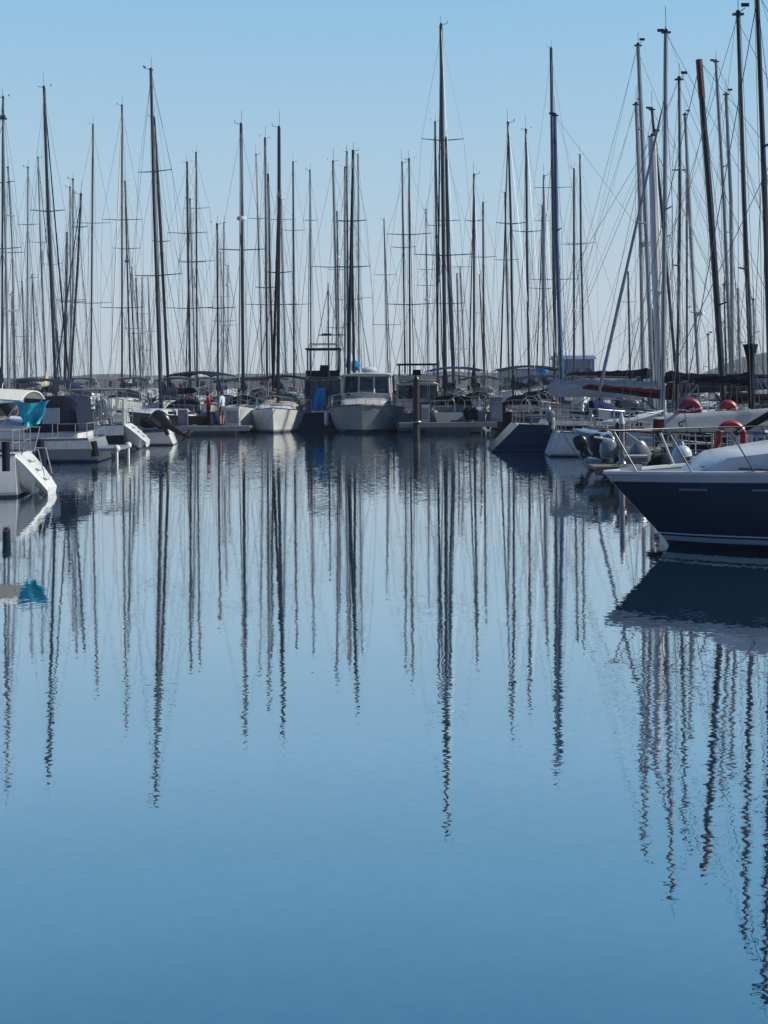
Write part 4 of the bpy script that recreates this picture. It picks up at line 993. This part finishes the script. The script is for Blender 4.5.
# hull placed so that its stern ends at the photographed spot
sx = P(21, 447, 32).x
d_ = sx-(el.location.x+5.25); el.location.x += d_
def scoop(parent, x0, zt, ln, drop, w0, nm='sloping_transom'):
    secs = []
    for i in range(13):
        u = i/12; x = x0+.05-ln*u; z = zt-drop*u**1.15; w_ = w0*(1-.30*u**1.6); zb = max(.03, z-.55) if z > .5 else max(.02, z-.2)
        row = [(x-.04*math.cos(a*.5), w_*math.copysign(abs(math.cos(a))**.45, math.cos(a)), z-.03+.05*math.sin(a)) for a in [PI*k/10 for k in range(11)]]
        row += [(x+.32*(1-u)*math.sin(PI*k/6), -w_*(1-.25*math.sin(PI*k/12)**2)*math.cos(PI*k/6), z-.06-(z-zb)*math.sin(PI*k/6)**.6) for k in range(1,6)]
        secs.append(row)
    o = MB().loft(secs).build(nm, GEL, parent)
    for k in range(3):
        u = .28+.25*k; MB().box((x0-ln*u-.02, 0, zt-drop*u**1.15+.035), (.10,w0*.7,.02), ry=-.5).build('step', DECK, o)
    return o
def left_extras():
    h = hl
    # sugar scoop stern: sloping white transom with steps, stern is at local -x; boat points left
    x0 = -5.25; zt = 1.03
    scoop(el, x0, zt, .72, .86, .92)
    m = MB()
    for sg in (1,-1):
        m.path([(x0-.1,sg*.7,zt),(x0-.25,sg*.7,zt+.62),(x0+1.1,sg*1.3,zt+.62),(x0+1.1,sg*1.3,zt)], .018, 6)
        m.path([(x0-.6,sg*.45,zt-.55),(x0-.45,sg*.45,zt+.1),(x0-.15,sg*.5,zt+.1)], .014, 6)
        m.build('stern_rail', STEEL, el); m = MB()
    bimini(el, x0-.25, x0+2.6, 2.7, zt, 1.55, CREAMC if False else WHITEC, arch=.22)
    # outboard bracket and small dark gear at the stern
    MB().path([(x0-.25,-.85,zt+.1),(x0-.28,-.85,zt-.35)], [.09,.09], 8).build('fender', NAVYC, el)
    MB().path([(x0+.12,1.35,zt+.35),(x0+.12,1.35,zt-.35)], [.10,.09], 10).build('fender', NAVYC, el)
left_extras()
def cloth(label, pts_px, Y, m_, name='hanging_cloth', drape=.10):
    """crumpled cloth hung between photographed corners, with thickness"""
    tl, tr, br, bl = [P(a, b, Y) for a, b in pts_px]; N, M_ = 28, 20; rng = random.Random(4)
    def g(i, j, off):
        u, v = i/N, j/M_; p = tl.lerp(tr,u).lerp(bl.lerp(br,u), v)
        return p+Vector((.02*math.sin(9*v+3*u), off+drape*math.sin(u*11+1.5*v)*(.35+.65*v)+.04*math.sin(5*v-3*u), -.07*math.sin(u*PI)*(1-v)+.03*math.sin(u*7+1)*v))
    m = MB(); vs = [g(i,j,0) for j in range(M_+1) for i in range(N+1)]+[g(i,j,.015) for j in range(M_+1) for i in range(N+1)]
    K = (N+1)*(M_+1); fs = []
    for j in range(M_):
        for i in range(N):
            a = j*(N+1)+i; fs.append((a,a+1,a+N+2,a+N+1)); fs.append((a+K+N+1,a+K+N+2,a+K+1,a+K))
    m.add(vs, fs); o = m.build(name, m_); c = (tl+br)/2
    for v in o.data.vertices: v.co -= c
    o.location = c; return tag(o, label, 'cloth')
cloth('bright turquoise cloth hanging from the white bimini at the left edge', [(13,400),(50,400),(40,425),(24,427)], 30.1, TURQ)

# motor boat with navy canopy, stern to the channel
def canopy_boat():
    Y = 45.5; st = P(97, 440, Y).x; L = 8.5
    e = empty('motor_cruiser', (st-L/2, Y, 0), PI); tag(e, 'motor cruiser with navy cockpit canopy and clear window, left of the pale stern yacht', 'motor cruiser')
    h = Hull(L, 3.0, (.78,.85,1.25), rake=1.1, tw=.9, tm=.4, draft=.4)
    h.mesh(e, GREYG, STRB, ANTI, GEL, f1=.05, f2=.12, bandh=.6); h.deck(e, GEL); h.rail(e, RUB, .045, 'rubbing_strake')
    MB().box((-L/2-.45,0,.42), (.95,2.3,.10)).build('swim_platform', GREYG, e)
    for sg in (1,-1):
        q = MB().ell((-L/2-.9, sg*1.0, .46), (.12,.12,.12), 10, 6); q.path([(-L/2-.9,sg*1.0,.36),(-L/2-.9,sg*1.0,-.05)], .05, 7); q.build('platform_fender', WPL, e)
    # superstructure side rising forward
    secs = []
    for i in range(9):
        u = i/8; x = -L/2+.4+6.3*u; w_ = 1.25*(1-.25*u**2); hh = .35+.35*math.sin(min(1,u*1.5)*PI/2)-.5*max(0,u-.75)/.25*.9; hh = max(.05, hh); zb = h.z(.1+.7*u)-.02
        secs.append([(x,-w_,zb),(x,-w_*.93,zb+hh*.8),(x,-w_*.8,zb+hh),(x,w_*.8,zb+hh),(x,w_*.93,zb+hh*.8),(x,w_,zb)])
    MB().loft(secs).build('superstructure', GEL, e)
    # canopy
    secs = []; x0, x1 = -L/2+.45, -L/2+2.25
    for i in range(8):
        u = i/7; x = x0+(x1-x0)*u; zt = 2.20+.06*math.sin(u*PI)-(.18 if i == 0 else 0); w_ = 1.22; zb = 1.02
        secs.append([(x-.10*(i == 0),-w_,zb),(x,-w_*.98,zt-.28),(x,-w_*.82,zt),(x,w_*.82,zt),(x,w_*.98,zt-.28),(x-.10*(i == 0),w_,zb)])
    cn = MB().loft(secs).build('canopy', NAVYC, e)
    for sg in (1,-1):
        xa, xb = x0+.55, x0+1.15
        MB().add([(xa,sg*1.235,1.32),(xb,sg*1.235,1.32),(xb,sg*1.222,1.86),(xa,sg*1.222,1.86),(xa,sg*1.18,1.32),(xb,sg*1.18,1.32),(xb,sg*1.17,1.86),(xa,sg*1.17,1.86)], [(0,1,2,3),(7,6,5,4),(0,4,5,1),(1,5,6,2),(2,6,7,3),(3,7,4,0)]).build('window', CLEAR, cn, smooth=False)
    MB().box((-L/2+3.3,0,1.72), (.1,2.2,.75), ry=-.5).build('windscreen', GLASS, e)
    rails(h, e, .5, .9, .55, 4, lines=False)
    # dark drive gear and fenders under the stern quarter
    MB().path([(-L/2-.1,1.1,.70),(-L/2-.2,1.15,.2)], .13, 9).build('fender', BLACKC, e)
    MB().path([(-L/2+1.6,1.45,.8),(-L/2+1.6,1.5,.2)], .13, 9).build('fender', NAVYC, e)
canopy_boat()

# yacht with pale reverse transom, dark cockpit cloth
e5, h5, o5, R5 = sailboat('white yacht with open sunlit stern, steering wheel and solar arch, third from left', 52.5, [(-95,120),(-90,372)], 'left', 2, L=9.6, B=3.2, fb=(1.0,.95,1.2), srake=0, hullm=BLACKH, band=GEL, bandh=.6, cover=None, boom=False, hood=NAVYC, mx=.0, fenders=0, gear=False, wires=False)
e5.location.x += P(128, 430, 52.5).x-(e5.location.x+4.8)
def stern5():
    x0 = -4.8; zt = 1.0
    scoop(e5, x0, zt, .8, .68, .98)
    wheel(e5, x0+1.0, 1.0, .45)
    MB().box((x0+.15,0,1.45), (.05,.9,1.1)).build('liferaft_panel', GREYC, e5)
    secs = []
    for i in range(5):
        u = i/4; x = x0+2.3+1.6*u; hh = (.62 if 0 < i < 4 else .12)
        secs.append([(x,-1.3,.95),(x,-1.2,.95+hh),(x,1.2,.95+hh),(x,1.3,.95)])
    MB().loft(secs).build('cockpit_cover', BLACKC, e5)
    m = MB()
    for dx in (0,.6):
        m.path([(x0+.3+dx,-1.2,.95),(x0+.3+dx,-1.15,2.35),(x0+.3+dx,1.15,2.35),(x0+.3+dx,1.2,.95)], .022, 6)
    a = m.build('stern_arch', STEEL, e5); MB().box((x0+1.0,0,2.40), (2.6,2.3,.05)).build('solar_panel', GREYG, a)
stern5()

# open boat with big black outboard
def outboard_boat():
    Y = 55.5; st = P(168, 435, Y).x; L = 6.0
    e = empty('open_motor_boat', (st-L/2, Y, 0), PI+.05); tag(e, 'small pale open motor boat with blue side stripe and cowl, next to the pontoon end', 'motor boat')
    h = Hull(L, 2.2, (.72,.7,1.0), rake=.8, tw=.92, draft=.3)
    h.mesh(e, GEL, GREYG, ANTI, BLPL, bandh=.80); h.deck(e, GREYG, well=(.1,.6)); h.rail(e, RUB, .035, 'rubbing_strake')
    MB().box((-1.0,0,1.0), (.7,.8,.7), top=.8).build('console', GEL, e); MB().box((-.7,0,1.5), (.05,.75,.4), ry=-.35).build('windscreen', CLEAR, e)
    MB().ell((-2.2,0,.95), (.45,.5,.28), 12, 7).build('engine_cover', NAVYC, e)
outboard_boat()
o_ = outboard('outboard_motor', None, P(169, 428, 54.0)+Vector((-.2,0,-.1)), rz=PI, tilt=.95, cowl=BPL, s=1.3, label='big black outboard motor tilted up off the small pale boat'); tag(o_, cat='outboard motor')

def kayak(label, a, b, Y, m_):
    A, B_ = P(*a, Y), P(*b, Y); secs = []; n = 14; c = (A+B_)/2
    for i in range(n+1):
        u = i/n; k = max(.03, math.sin(PI*u)**.6); p = A.lerp(B_, u)-c
        secs.append([(p.x, p.y+.28*k*math.cos(q), p.z+.14*k*math.sin(q)+.12*(2*u-1)**2) for q in [2*PI*j/12 for j in range(12)]])
    e = empty('kayak', c); tag(e, label, 'kayak'); h_ = MB().loft(secs).build('shell', m_, e)
    MB().ring((0,0,.12), .24, .03, 'z', n=16, sy=.7).build('cockpit_rim', BPL, e); return e
kayak('pale blue kayak lying along the rail behind the tenders', (572,433), (632,437), 40.6, mat('kayak_pale_blue', (.20,.33,.45), .35))
kayak('white kayak lying on deck above the pale blue one', (600,426), (664,414), 41.2, GEL)
def pole(label, a, b, Y, r, m_, name='boat_pole'):
    A, B_ = P(*a, Y), P(*b, Y); c = (A+B_)/2; o = MB().path([A-c, B_-c], r, 7).build(name, m_); o.location = c; return tag(o, label, 'pole')
pole('grey pole sloping down from the post towards the tenders', (622,430), (642,444), 33.2, .028, ALU)
pole('long pale pole slanting over the tenders to the navy foredeck', (660,432), (675,468), 26.5, .03, ALUW)
pole('thin pale pole lying level over the dinghies', (594,437), (617,441), 35.0, .03, ALUW)
for i, (px, py, Y, R_, m_) in enumerate([(668,452,27.2,.13,ROPED),(690,462,24.6,.12,ROPE),(607,462,34.2,.15,ROPED)]):
    p = P(px, py, Y); g = MB()
    for k in range(4): g.ring((0,0,k*.03), R_*(1-.05*k), .018, 'z', n=16)
    o = g.build('rope_coil', m_); o.location = p; tag(o, ['dark rope coil beside the black tarpaulin','pale rope coil on the navy yacht foredeck','dark rope coil on the end of the timber finger pontoon'][i], 'rope')
crate('small blue box between outboards behind timber finger pontoon', 631, 461, 34.6, (.4,.3,.22), BLPL)
crate('red fuel box behind the silver outboard motor', 664, 430, 34.8, (.5,.3,.3), MAROON)
o_ = outboard('outboard_motor', None, P(606, 452, 40.4), rz=PI*.8, tilt=.25, cowl=SPL, s=.85, label='small silver outboard motor clamped high, left of the grey post'); tag(o_, cat='outboard motor')
o_ = outboard('outboard_motor', None, P(580, 452, 41.0), rz=PI, tilt=.5, cowl=BPL, s=.8, label='small black outboard motor nearest the blue hull'); tag(o_, cat='outboard motor')

# ------------------------------------------------------------------ front row of the far side
def front_sail():
    return sailboat('white yacht seen bow on with black furled forestay sail, left of the blue cover', 69, [(279,128),(279,200),(278,385)], 'toward', 0.5, L=9.0, B=3.5, flare=.3, hullm=mat('hull_ivory', (.64,.65,.63), .3, var=.08, streak=.4), stripe=GREYG,
        fb=(1.0,1.0,1.28), mw=3.8, mastm=MBLK, spr=(272,), sprw=(13,), furl=(BLACKC,.085), furlfrac=.80, cover=NAVYC, seed=77, hood=CREAMC, fenders=2, bim=NAVYC)
front_sail()

def cruiser(label, px, Yb, L, B, away=False, yaw=0, hullm=GREYG, cab=GEL, fly=False, roofz=2.95, fb=(.95,1.0,1.5), decks=GEL, name='motor_cruiser', band=None, flyz=4.2, extras='', stripe=STRIPE, wheelhouse=(.28,.60), trunk_=(.6,.86), whw=1.30, flare=.8, power=2.8, tw_=.72):
    """Yb = distance of the end that faces the channel"""
    cx = P(px, 430, Yb).x; yc = Yb+L/2; rz = (PI/2 if away else -PI/2)+math.radians(yaw)
    e = empty(name, (cx, yc, 0), rz); tag(e, label, 'motor cruiser')
    h = Hull(L, B, fb, rake=.8, tw=.86, tm=.5, power=power, flare=flare)
    h.mesh(e, hullm, stripe, ANTI, band); h.deck(e, decks); h.rail(e, RUB, .05, 'rubbing_strake')
    # fore cabin
    trunk(h, e, trunk_[0]-.02, trunk_[1], B*tw_, .52, cab, nwin=2, name='fore_cabin', wh=None)
    zf = h.z(trunk_[0]); x1 = h.x(trunk_[0])
    q = MB()
    # front windows of the fore cabin
    # wheelhouse with real window frames
    xa, xb = h.x(wheelhouse[0]), h.x(wheelhouse[1]); zb = h.z(.4)-.05; w_ = min(B*.40, whw)
    zt = roofz; sill = zb+(zt-zb)*.48; head = zt-.12
    wh = MB(); wh.loft([[(xa,-w_,zb),(xb+.25,-w_*.96,zb),(xb+.25,w_*.96,zb),(xa,w_,zb)],[(xa,-w_,sill),(xb+.15,-w_*.95,sill),(xb+.15,w_*.95,sill),(xa,w_,sill)]])
    wo = wh.build('wheelhouse', cab, e)
    def post(x, y, xt, yt): return MB().path([(x,y,sill),(xt,yt,head)], .055, 4).build('window_post', cab, wo)
    n = 3
    for k in range(n+1):
        y = -w_*.93+2*w_*.93*k/n; post(xb+.13, y, xb-.08, y*.96)
    for sg in (1,-1):
        for u in (0,.35,.7): x = xa+.05+(xb-xa)*u; post(x, sg*w_*.97, x, sg*w_*.94)
    for k in range(n):
        y0 = -w_*.93+2*w_*.93*k/n; y1 = y0+2*w_*.93/n
        MB().add([(xb+.11,y0,sill),(xb+.11,y1,sill),(xb-.10,y1*.96,head),(xb-.10,y0*.96,head),(xb+.09,y0,sill),(xb+.09,y1,sill),(xb-.12,y1*.96,head),(xb-.12,y0*.96,head)], [(0,1,2,3),(7,6,5,4),(0,4,5,1),(1,5,6,2),(2,6,7,3),(3,7,4,0)]).build('window', PANE, wo, smooth=False)
    for sg in (1,-1):
        MB().box(((xa+xb)/2, sg*w_*.955, (sill+head)/2), (xb-xa-.1, .02, head-sill)).build('window', PANE, wo, smooth=False)
    MB().box((xa+.02,0,(sill+head)/2), (.03,w_*1.8,head-sill)).build('window', PANE, wo, smooth=False)
    secs = []
    for i in range(7):
        u = i/6; x = xa-.25+(xb-xa+.55)*u; z = zt-.05+.07*math.sin(PI*u)
        secs.append([(x,-w_*1.04,z-.05),(x,-w_*.9,z+.04),(x,0,z+.09),(x,w_*.9,z+.04),(x,w_*1.04,z-.05)])
    MB().loft(secs).build('roof', cab, wo)
    rails(h, e, .2, .9, .6, 5, lines=True)
    if fly:
        zr = zt+.1; xm = (xa+xb)/2
        f = MB(); f.loft([[(xa+.1,-w_*.9,zr),(xb,-w_*.85,zr),(xb,w_*.85,zr),(xa+.1,w_*.9,zr)],[(xa,-w_*.95,zr+.32),(xb+.1,-w_*.8,zr+.28),(xb+.1,w_*.8,zr+.28),(xa,w_*.95,zr+.32)]])
        fo = f.build('flybridge', NAVYC if 'navyfly' in extras else cab, wo)
        for sx_ in (xa+.15, xb-.2):
            for sg in (1,-1): MB().path([(sx_,sg*w_*.85,zr+.25),(sx_,sg*w_*.85,flyz)], .03, 6).build('canopy_post', ALUD, fo)
        MB().box(((xa+xb)/2,0,flyz), (xb-xa+.3,w_*1.9,.09)).build('canopy_top', NAVYC, fo)
        MB().box((xm,0,zr+.45), (.35,.5,.35), top=.8).build('helm_console', NAVYC, fo)
        if 'rack' in extras:
            m = MB(); z = flyz+.28; pts = [(xa+.1,-w_*.8,flyz),(xa+.1,-w_*.7,z),(xa+.1,w_*.7,z),(xa+.1,w_*.8,flyz)]; m.path(pts, .025, 5)
            m.path([(xb-.2,-w_*.8,flyz),(xb-.2,-w_*.7,z),(xb-.2,w_*.7,z),(xb-.2,w_*.8,flyz)], .025, 5); m.build('roof_rack', ALUD, fo)
    if 'dome' in extras:
        MB().ell((xa+.6,0,zt+.22), (.36,.42,.18), 14, 7).build('radar_dome', WPL, wo)
    if 'whip' in extras:
        for sg in (1,-1): MB().path([(xa+.2,sg*w_*.8,zt),(xa-.1,sg*w_*.8,zt+2.6)], [.014,.006], 4).build('whip_aerial', WPL, wo)
    for sg in (1,-1):
        fender(h, e, .45, sg, NAVYC); fender(h, e, .7, sg, WPL)
    return e, h, (xa, xb, zt, w_)
# grey motor cruiser, bow on
ec, hc, kc = cruiser('grey hulled motor cruiser seen bow on with three pane wheelhouse, left of tarred pile', 367, 64.0, 8.5, 3.85, yaw=-4, hullm=mat('hull_warm_grey', (.23,.27,.285), .4, var=.1, streak=.4), cab=GEL2, extras='dome whip', fb=(1.1,1.12,1.42), stripe=GREENH, flare=.30, power=4.2, tw_=.9)
# dark flybridge boat, stern on
ef, hf, kf = cruiser('dark hulled flybridge boat stern on, between white bow yacht and grey motor cruiser', 321, 68.2, 9.0, 3.0, away=True, hullm=BLACKH, cab=mat('cabin_dark_grey', (.07,.08,.095), .4, var=.15), fly=True, extras='navyfly rack whip', flyz=4.35, roofz=2.75, stripe=BLACKH, whw=1.0)
def mast_on_fly():
    e = ef; h = hf; xa, xb, zt, w_ = kf
    top = P(328, 283, 70); b = Vector((0, 0, zt)); Ri = Matrix.Rotation(-e.rotation_euler.z, 3, 'Z')
    t = Ri @ (top-e.location); b = Vector((t.x, t.y, zt))
    m = MB().path([t, b], [.03,.05], 7).build('signal_mast', ALUD, e)
    z = P(328, 335, 70).z
    MB().path([(t.x, t.y-.9, z), (t.x, t.y+.55, z)], .03, 5).build('crosstree', ALUD, m)
    MB().box((t.x,t.y+.1,z+.02), (.3,.5,.12)).build('radar_scanner', BPL, m)
    for dy in (-1.1, 1.0): MB().path([t-Vector((0,0,.3)), (t.x+.3,t.y+dy,zt+.2)], .018, 4).build('stay', WIRE, m)
mast_on_fly()
cloth('bright blue cover hanging at the stern of the dark flybridge boat', [(316,387),(326,387),(325,410),(312,410)], 68.0, SKYC, 'canvas_cover', drape=.06)
def bundle(px, py, Y, r, m_, label):
    p = P(px, py, Y); o = MB().ell((0,0,0), (r*1.15, r*.8, r*.85), 18, 12)
    o = o.build('sail_bundle', m_); o.location = p
    for v in o.data.vertices:
        v.co *= 1+.10*math.sin(v.co.x*13+v.co.z*19)+.07*math.sin(v.co.z*31-v.co.x*9)
    return tag(o, label, 'sail bag')
bundle(353, 366, 83.6, .42, SKYC, 'bright blue sail bundle round a mast, above the grey motor cruiser roof')
bundle(542, 370, 96.5, .42, SKYC, 'bright blue sail bundle round a mast, left of the long blue mast')
# cruiser behind the pontoon, stern on
ed, hd_, kd = cruiser('white topped motor cruiser behind the pontoon, directly behind the tarred pile', 419, 66.2, 8.5, 3.1, away=True, hullm=GREYG, cab=GEL2, fly=True, extras='', roofz=2.45, flyz=3.45, fb=(.95,.95,1.25), whw=1.1)
heap('black tarpaulin heaped on the pontoon right of tarred pile', 470, 422.5, 64.6, 1.5, .85, BLACKC)
def board(px, py0, py1, w_, Y, m_, label, name='storage_locker'):
    a, b = P(px, py1, Y), P(px, py0, Y); e = empty(name, a); tag(e, label, 'locker'); hh = b.z-a.z
    MB().box((0,0,hh/2), (w_,.5,hh), top=.97).build('body', m_, e, smooth=False); MB().box((0,-.02,hh+.02), (w_*1.05,.56,.06)).build('lid', WPL, e, smooth=False)
    MB().box((0,-.26,hh*.5), (w_*.8,.02,hh*.7)).build('door', GREYC, e, smooth=False)
board(496, 397, 421.5, .62, 64.5, GREYG, 'tall grey locker at right end of the far pontoon')
board(425.5, 406, 421.5, .40, 64.6, WPL, 'white service pedestal right of tarred pile', name='service_pedestal')
board(183, 410, 425, .45, 65.3, GREYG, 'grey locker left of the two people on the pontoon')
board(233, 408, 425.5, .7, 65.4, WPL, 'low white locker right of the two people on the pontoon')

# ------------------------------------------------------------------ two people on the pontoon
def person(label, px, Y, z0, face, H, top, legs, pose, hair=HAIR, sleeves=None, shorts=False):
    b = P(px, 425, Y); e = empty('person', (b.x, Y, z0), face); tag(e, label, 'person')
    s = H/1.75
    J = {'pel':(0,0,.95),'wst':(0.01,0,1.08),'chest':(0,0,1.30),'neck':(0.01,0,1.48),'nk2':(0.02,0,1.54),'head':(.03,0,1.63),'crown':(.02,0,1.72)}
    E = [('pel','wst'),('wst','chest'),('chest','neck'),('neck','nk2'),('nk2','head'),('head','crown')]
    Rr = {'pel':.155,'wst':.135,'chest':.165,'neck':.075,'nk2':.052,'head':.098,'crown':.07}
    for sg, n in ((1,'l'),(-1,'r')):
        hx, kx = pose['leg_'+n]
        J['hip'+n]=(0,sg*.10,.90); J['kne'+n]=(hx,sg*.11,.49); J['ank'+n]=(kx,sg*.12,.08); J['toe'+n]=(kx+.17,sg*.14,.035)
        Rr.update({'hip'+n:.10,'kne'+n:.062,'ank'+n:.043,'toe'+n:.035})
        E += [('pel','hip'+n),('hip'+n,'kne'+n),('kne'+n,'ank'+n),('ank'+n,'toe'+n)]
        el_, ha = pose['arm_'+n]
        J['sho'+n]=(0,sg*.19,1.42); J['elb'+n]=(el_[0],sg*el_[1],el_[2]); J['wri'+n]=(ha[0],sg*ha[1],ha[2])
        dv = (Vector(J['wri'+n])-Vector(J['elb'+n])).normalized()
        J['han'+n]=tuple(Vector(J['wri'+n])+dv*.09)
        Rr.update({'sho'+n:.068,'elb'+n:.046,'wri'+n:.030,'han'+n:.036})
        E += [('chest','sho'+n),('sho'+n,'elb'+n),('elb'+n,'wri'+n),('wri'+n,'han'+n)]
        for k in range(4):   # fingers
            f = 'f%d'%k+n; J[f] = tuple(Vector(J['han'+n])+dv*(.075-.008*abs(k-1.5))+Vector(((k-1.5)*.018,0,0))); Rr[f] = .009; E.append(('han'+n,f))
        f = 't'+n; J[f] = tuple(Vector(J['wri'+n])+dv*.07+Vector((.05,0,0))); Rr[f] = .010; E.append(('wri'+n,f))
    keys = list(J); me = bpy.data.meshes.new('body')
    me.from_pydata([Vector(J[k])*s for k in keys], [(keys.index(a), keys.index(c)) for a, c in E], [])
    o = bpy.data.objects.new('body', me); C.objects.link(o)
    sk = o.modifiers.new('s', 'SKIN'); 
    for i, k in enumerate(keys):
        v = me.skin_vertices[0].data[i]; r = Rr[k]*s; v.radius = (r*.82, r) if k in ('pel','wst','chest') else (r, r); v.use_root = (k == 'pel')
    sb = o.modifiers.new('u', 'SUBSURF'); sb.levels = 2; sb.render_levels = 2
    bpy.context.view_layer.update()
    ev = o.evaluated_get(bpy.context.evaluated_depsgraph_get()); nm = bpy.data.meshes.new_from_object(ev)
    bpy.data.objects.remove(o); nm.name = 'body'
    for m in (SKIN, top, legs, sleeves or top, BPL): nm.materials.append(m)
    for p in nm.polygons:
        c = p.center/s; p.use_smooth = True
        if c.z > 1.49: p.material_index = 0
        elif abs(c.y) > .205 and c.z > .7 or (abs(c.y) > .17 and .55 < c.z < 1.0 and abs(c.x) > .12): p.material_index = 3 if c.z > 1.16 else 0
        elif c.z > .98: p.material_index = 1
        elif c.z > (.52 if shorts else .10): p.material_index = 2
        elif c.z > .09: p.material_index = 0
        else: p.material_index = 4
    body = bpy.data.objects.new('body', nm); C.objects.link(body); body.parent = e
    m = MB().ell((.005*s,0,1.675*s), (.108*s,.092*s,.09*s), 14, 8); m.ell((-.045*s,0,1.62*s), (.07*s,.085*s,.09*s), 12, 7); m.build('hair', hair, e)
    for sg in (1,-1): MB().ell((.115*s,sg*.032*s,1.635*s), (.012*s,.014*s,.009*s), 8, 5).build('eye', BPL, body); MB().ell((.02*s,sg*.098*s,1.62*s), (.02*s,.012*s,.03*s), 8, 5).build('ear', SKIN, body)
    MB().ell((.128*s,0,1.61*s), (.02*s,.013*s,.022*s), 8, 5).build('nose', SKIN, body)
    MB().ell((.115*s,0,1.572*s), (.010*s,.024*s,.006*s), 8, 4).build('mouth', MAROON, body)
    return e
person('person in red top and dark trousers standing on the pontoon, left of the two', 208.5, 65.1, .42, .15, 1.70, CRED, CBLK,
       dict(leg_l=(.03,-.02), leg_r=(-.02,.05), arm_l=((-.06,.25,1.17),(.06,.22,.98)), arm_r=((.06,.26,1.18),(.26,.16,1.12))))
person('person in pale blue shirt and dark shorts standing on the pontoon, right of the two', 222, 65.0, .42, PI-.4, 1.76, CLBL, CGRY,
       dict(leg_l=(.05,0), leg_r=(-.02,.02), arm_l=((-.04,.27,1.17),(.04,.26,.93)), arm_r=((.02,.27,1.17),(.16,.22,1.0))), shorts=True)


sag_line('mooring line from the grey motor cruiser bow down to the tarred pile', P(372,404,64.3), P(415,413,63.3), .35, .018, ROPED)
sag_line('mooring line from white bow yacht down to the water', P(276,408,64.8), P(262,428,63.9), .05, .016, ROPED)
sag_line('mooring line from white hull stem to the end of finger pontoon', P(562,430,42.0), P(596,466,33.8), .25, .014, ROPED)
sag_line('pale mooring line across the pontoon right of the people', P(246,414,68.0), P(238,426,65.2), .1, .014)
sag_line('dark hose lying over the far pontoon edge', P(446,421,64.4), P(486,421.5,63.7), -.03, .03, ROPED, 'hose')

# ------------------------------------------------------------------ world, sun, camera
SUN_EL, SUN_AZ = math.radians(36), math.radians(91)    # azimuth clockwise from +Y
w = bpy.data.worlds.new("World"); S.world = w; w.use_nodes = True
nt = w.node_tree; bg = nt.nodes['Background']
sky = nt.nodes.new('ShaderNodeTexSky'); sky.sky_type = 'NISHITA'; sky.sun_disc = False
sky.sun_elevation = SUN_EL; sky.sun_rotation = SUN_AZ
sky.air_density = SKY_AIR; sky.dust_density = SKY_DUST; sky.ozone_density = SKY_OZ
# the clear morning sky: paler towards the horizon, bluer overhead
tc = nt.nodes.new('ShaderNodeTexCoord'); sx = nt.nodes.new('ShaderNodeSeparateXYZ')
nt.links.new(tc.outputs['Generated'], sx.inputs['Vector'])
rp = nt.nodes.new('ShaderNodeValToRGB'); el = rp.color_ramp.elements
stops = [(0.0,(.56,.65,.74)),(.06,(.53,.64,.745)),(.17,(.415,.615,.775)),(.27,(.305,.575,.81)),(.36,(.19,.485,.765)),(.46,(.115,.385,.69)),(.7,(.055,.17,.42)),(1.0,(.035,.115,.34))]
while len(el) < len(stops): el.new(.5)
for q, (p_, c_) in zip(el, stops): q.position = p_; q.color = (*c_, 1)
nt.links.new(sx.outputs['Z'], rp.inputs['Fac'])
sc_ = nt.nodes.new('ShaderNodeVectorMath'); sc_.operation = 'SCALE'; sc_.inputs['Scale'].default_value = 1/SKY_STR
nt.links.new(rp.outputs['Color'], sc_.inputs[0])
mx = nt.nodes.new('ShaderNodeMixRGB'); mx.inputs['Fac'].default_value = SKY_MIX
nt.links.new(sky.outputs['Color'], mx.inputs['Color1']); nt.links.new(sc_.outputs[0], mx.inputs['Color2'])
# unseen sky behind the camera dimmed and blued to cut the fill light
mr = nt.nodes.new('ShaderNodeMapRange'); mr.inputs['From Min'].default_value = -.6; mr.inputs['From Max'].default_value = .5
tn = nt.nodes.new('ShaderNodeMixRGB'); tn.inputs['Color1'].default_value = (.09,.23,.42,1); tn.inputs['Color2'].default_value = (1,1,1,1)
nt.links.new(sx.outputs['Y'], mr.inputs['Value']); nt.links.new(mr.outputs['Result'], tn.inputs['Fac'])
dk = nt.nodes.new('ShaderNodeVectorMath'); dk.operation = 'MULTIPLY'
nt.links.new(mx.outputs['Color'], dk.inputs[0]); nt.links.new(tn.outputs['Color'], dk.inputs[1])
nt.links.new(dk.outputs[0], bg.inputs['Color'])
bg.inputs['Strength'].default_value = SKY_STR
sd = bpy.data.lights.new('sun', 'SUN'); sd.energy = SUN_STR; sd.angle = math.radians(.53); sd.color = (1, .93, .82)
so = bpy.data.objects.new('sun', sd); C.objects.link(so)
d = Vector((math.sin(SUN_AZ)*math.cos(SUN_EL), math.cos(SUN_AZ)*math.cos(SUN_EL), math.sin(SUN_EL)))
so.rotation_euler = (-d).to_track_quat('-Z', 'Y').to_euler()
cd = bpy.data.cameras.new('camera'); co = bpy.data.objects.new('camera', cd); C.objects.link(co)
cd.sensor_fit = 'VERTICAL'; cd.sensor_height = 24; cd.lens = F/1024*24; cd.shift_y = -(512-HZ)/1024
cd.clip_start = .1; cd.clip_end = 20000
co.matrix_world = Matrix.Translation((0,0,CAMZ)) @ Matrix.Rotation(PI/2, 4, 'X') @ Matrix.Rotation(-ROLL, 4, 'Z')
S.camera = co
S.render.resolution_x = 768; S.render.resolution_y = 1024
S.view_settings.view_transform = 'Standard'; S.view_settings.look = 'None'; S.view_settings.gamma = 1
S.view_settings.use_curve_mapping = False
S.view_settings.exposure = EXPO
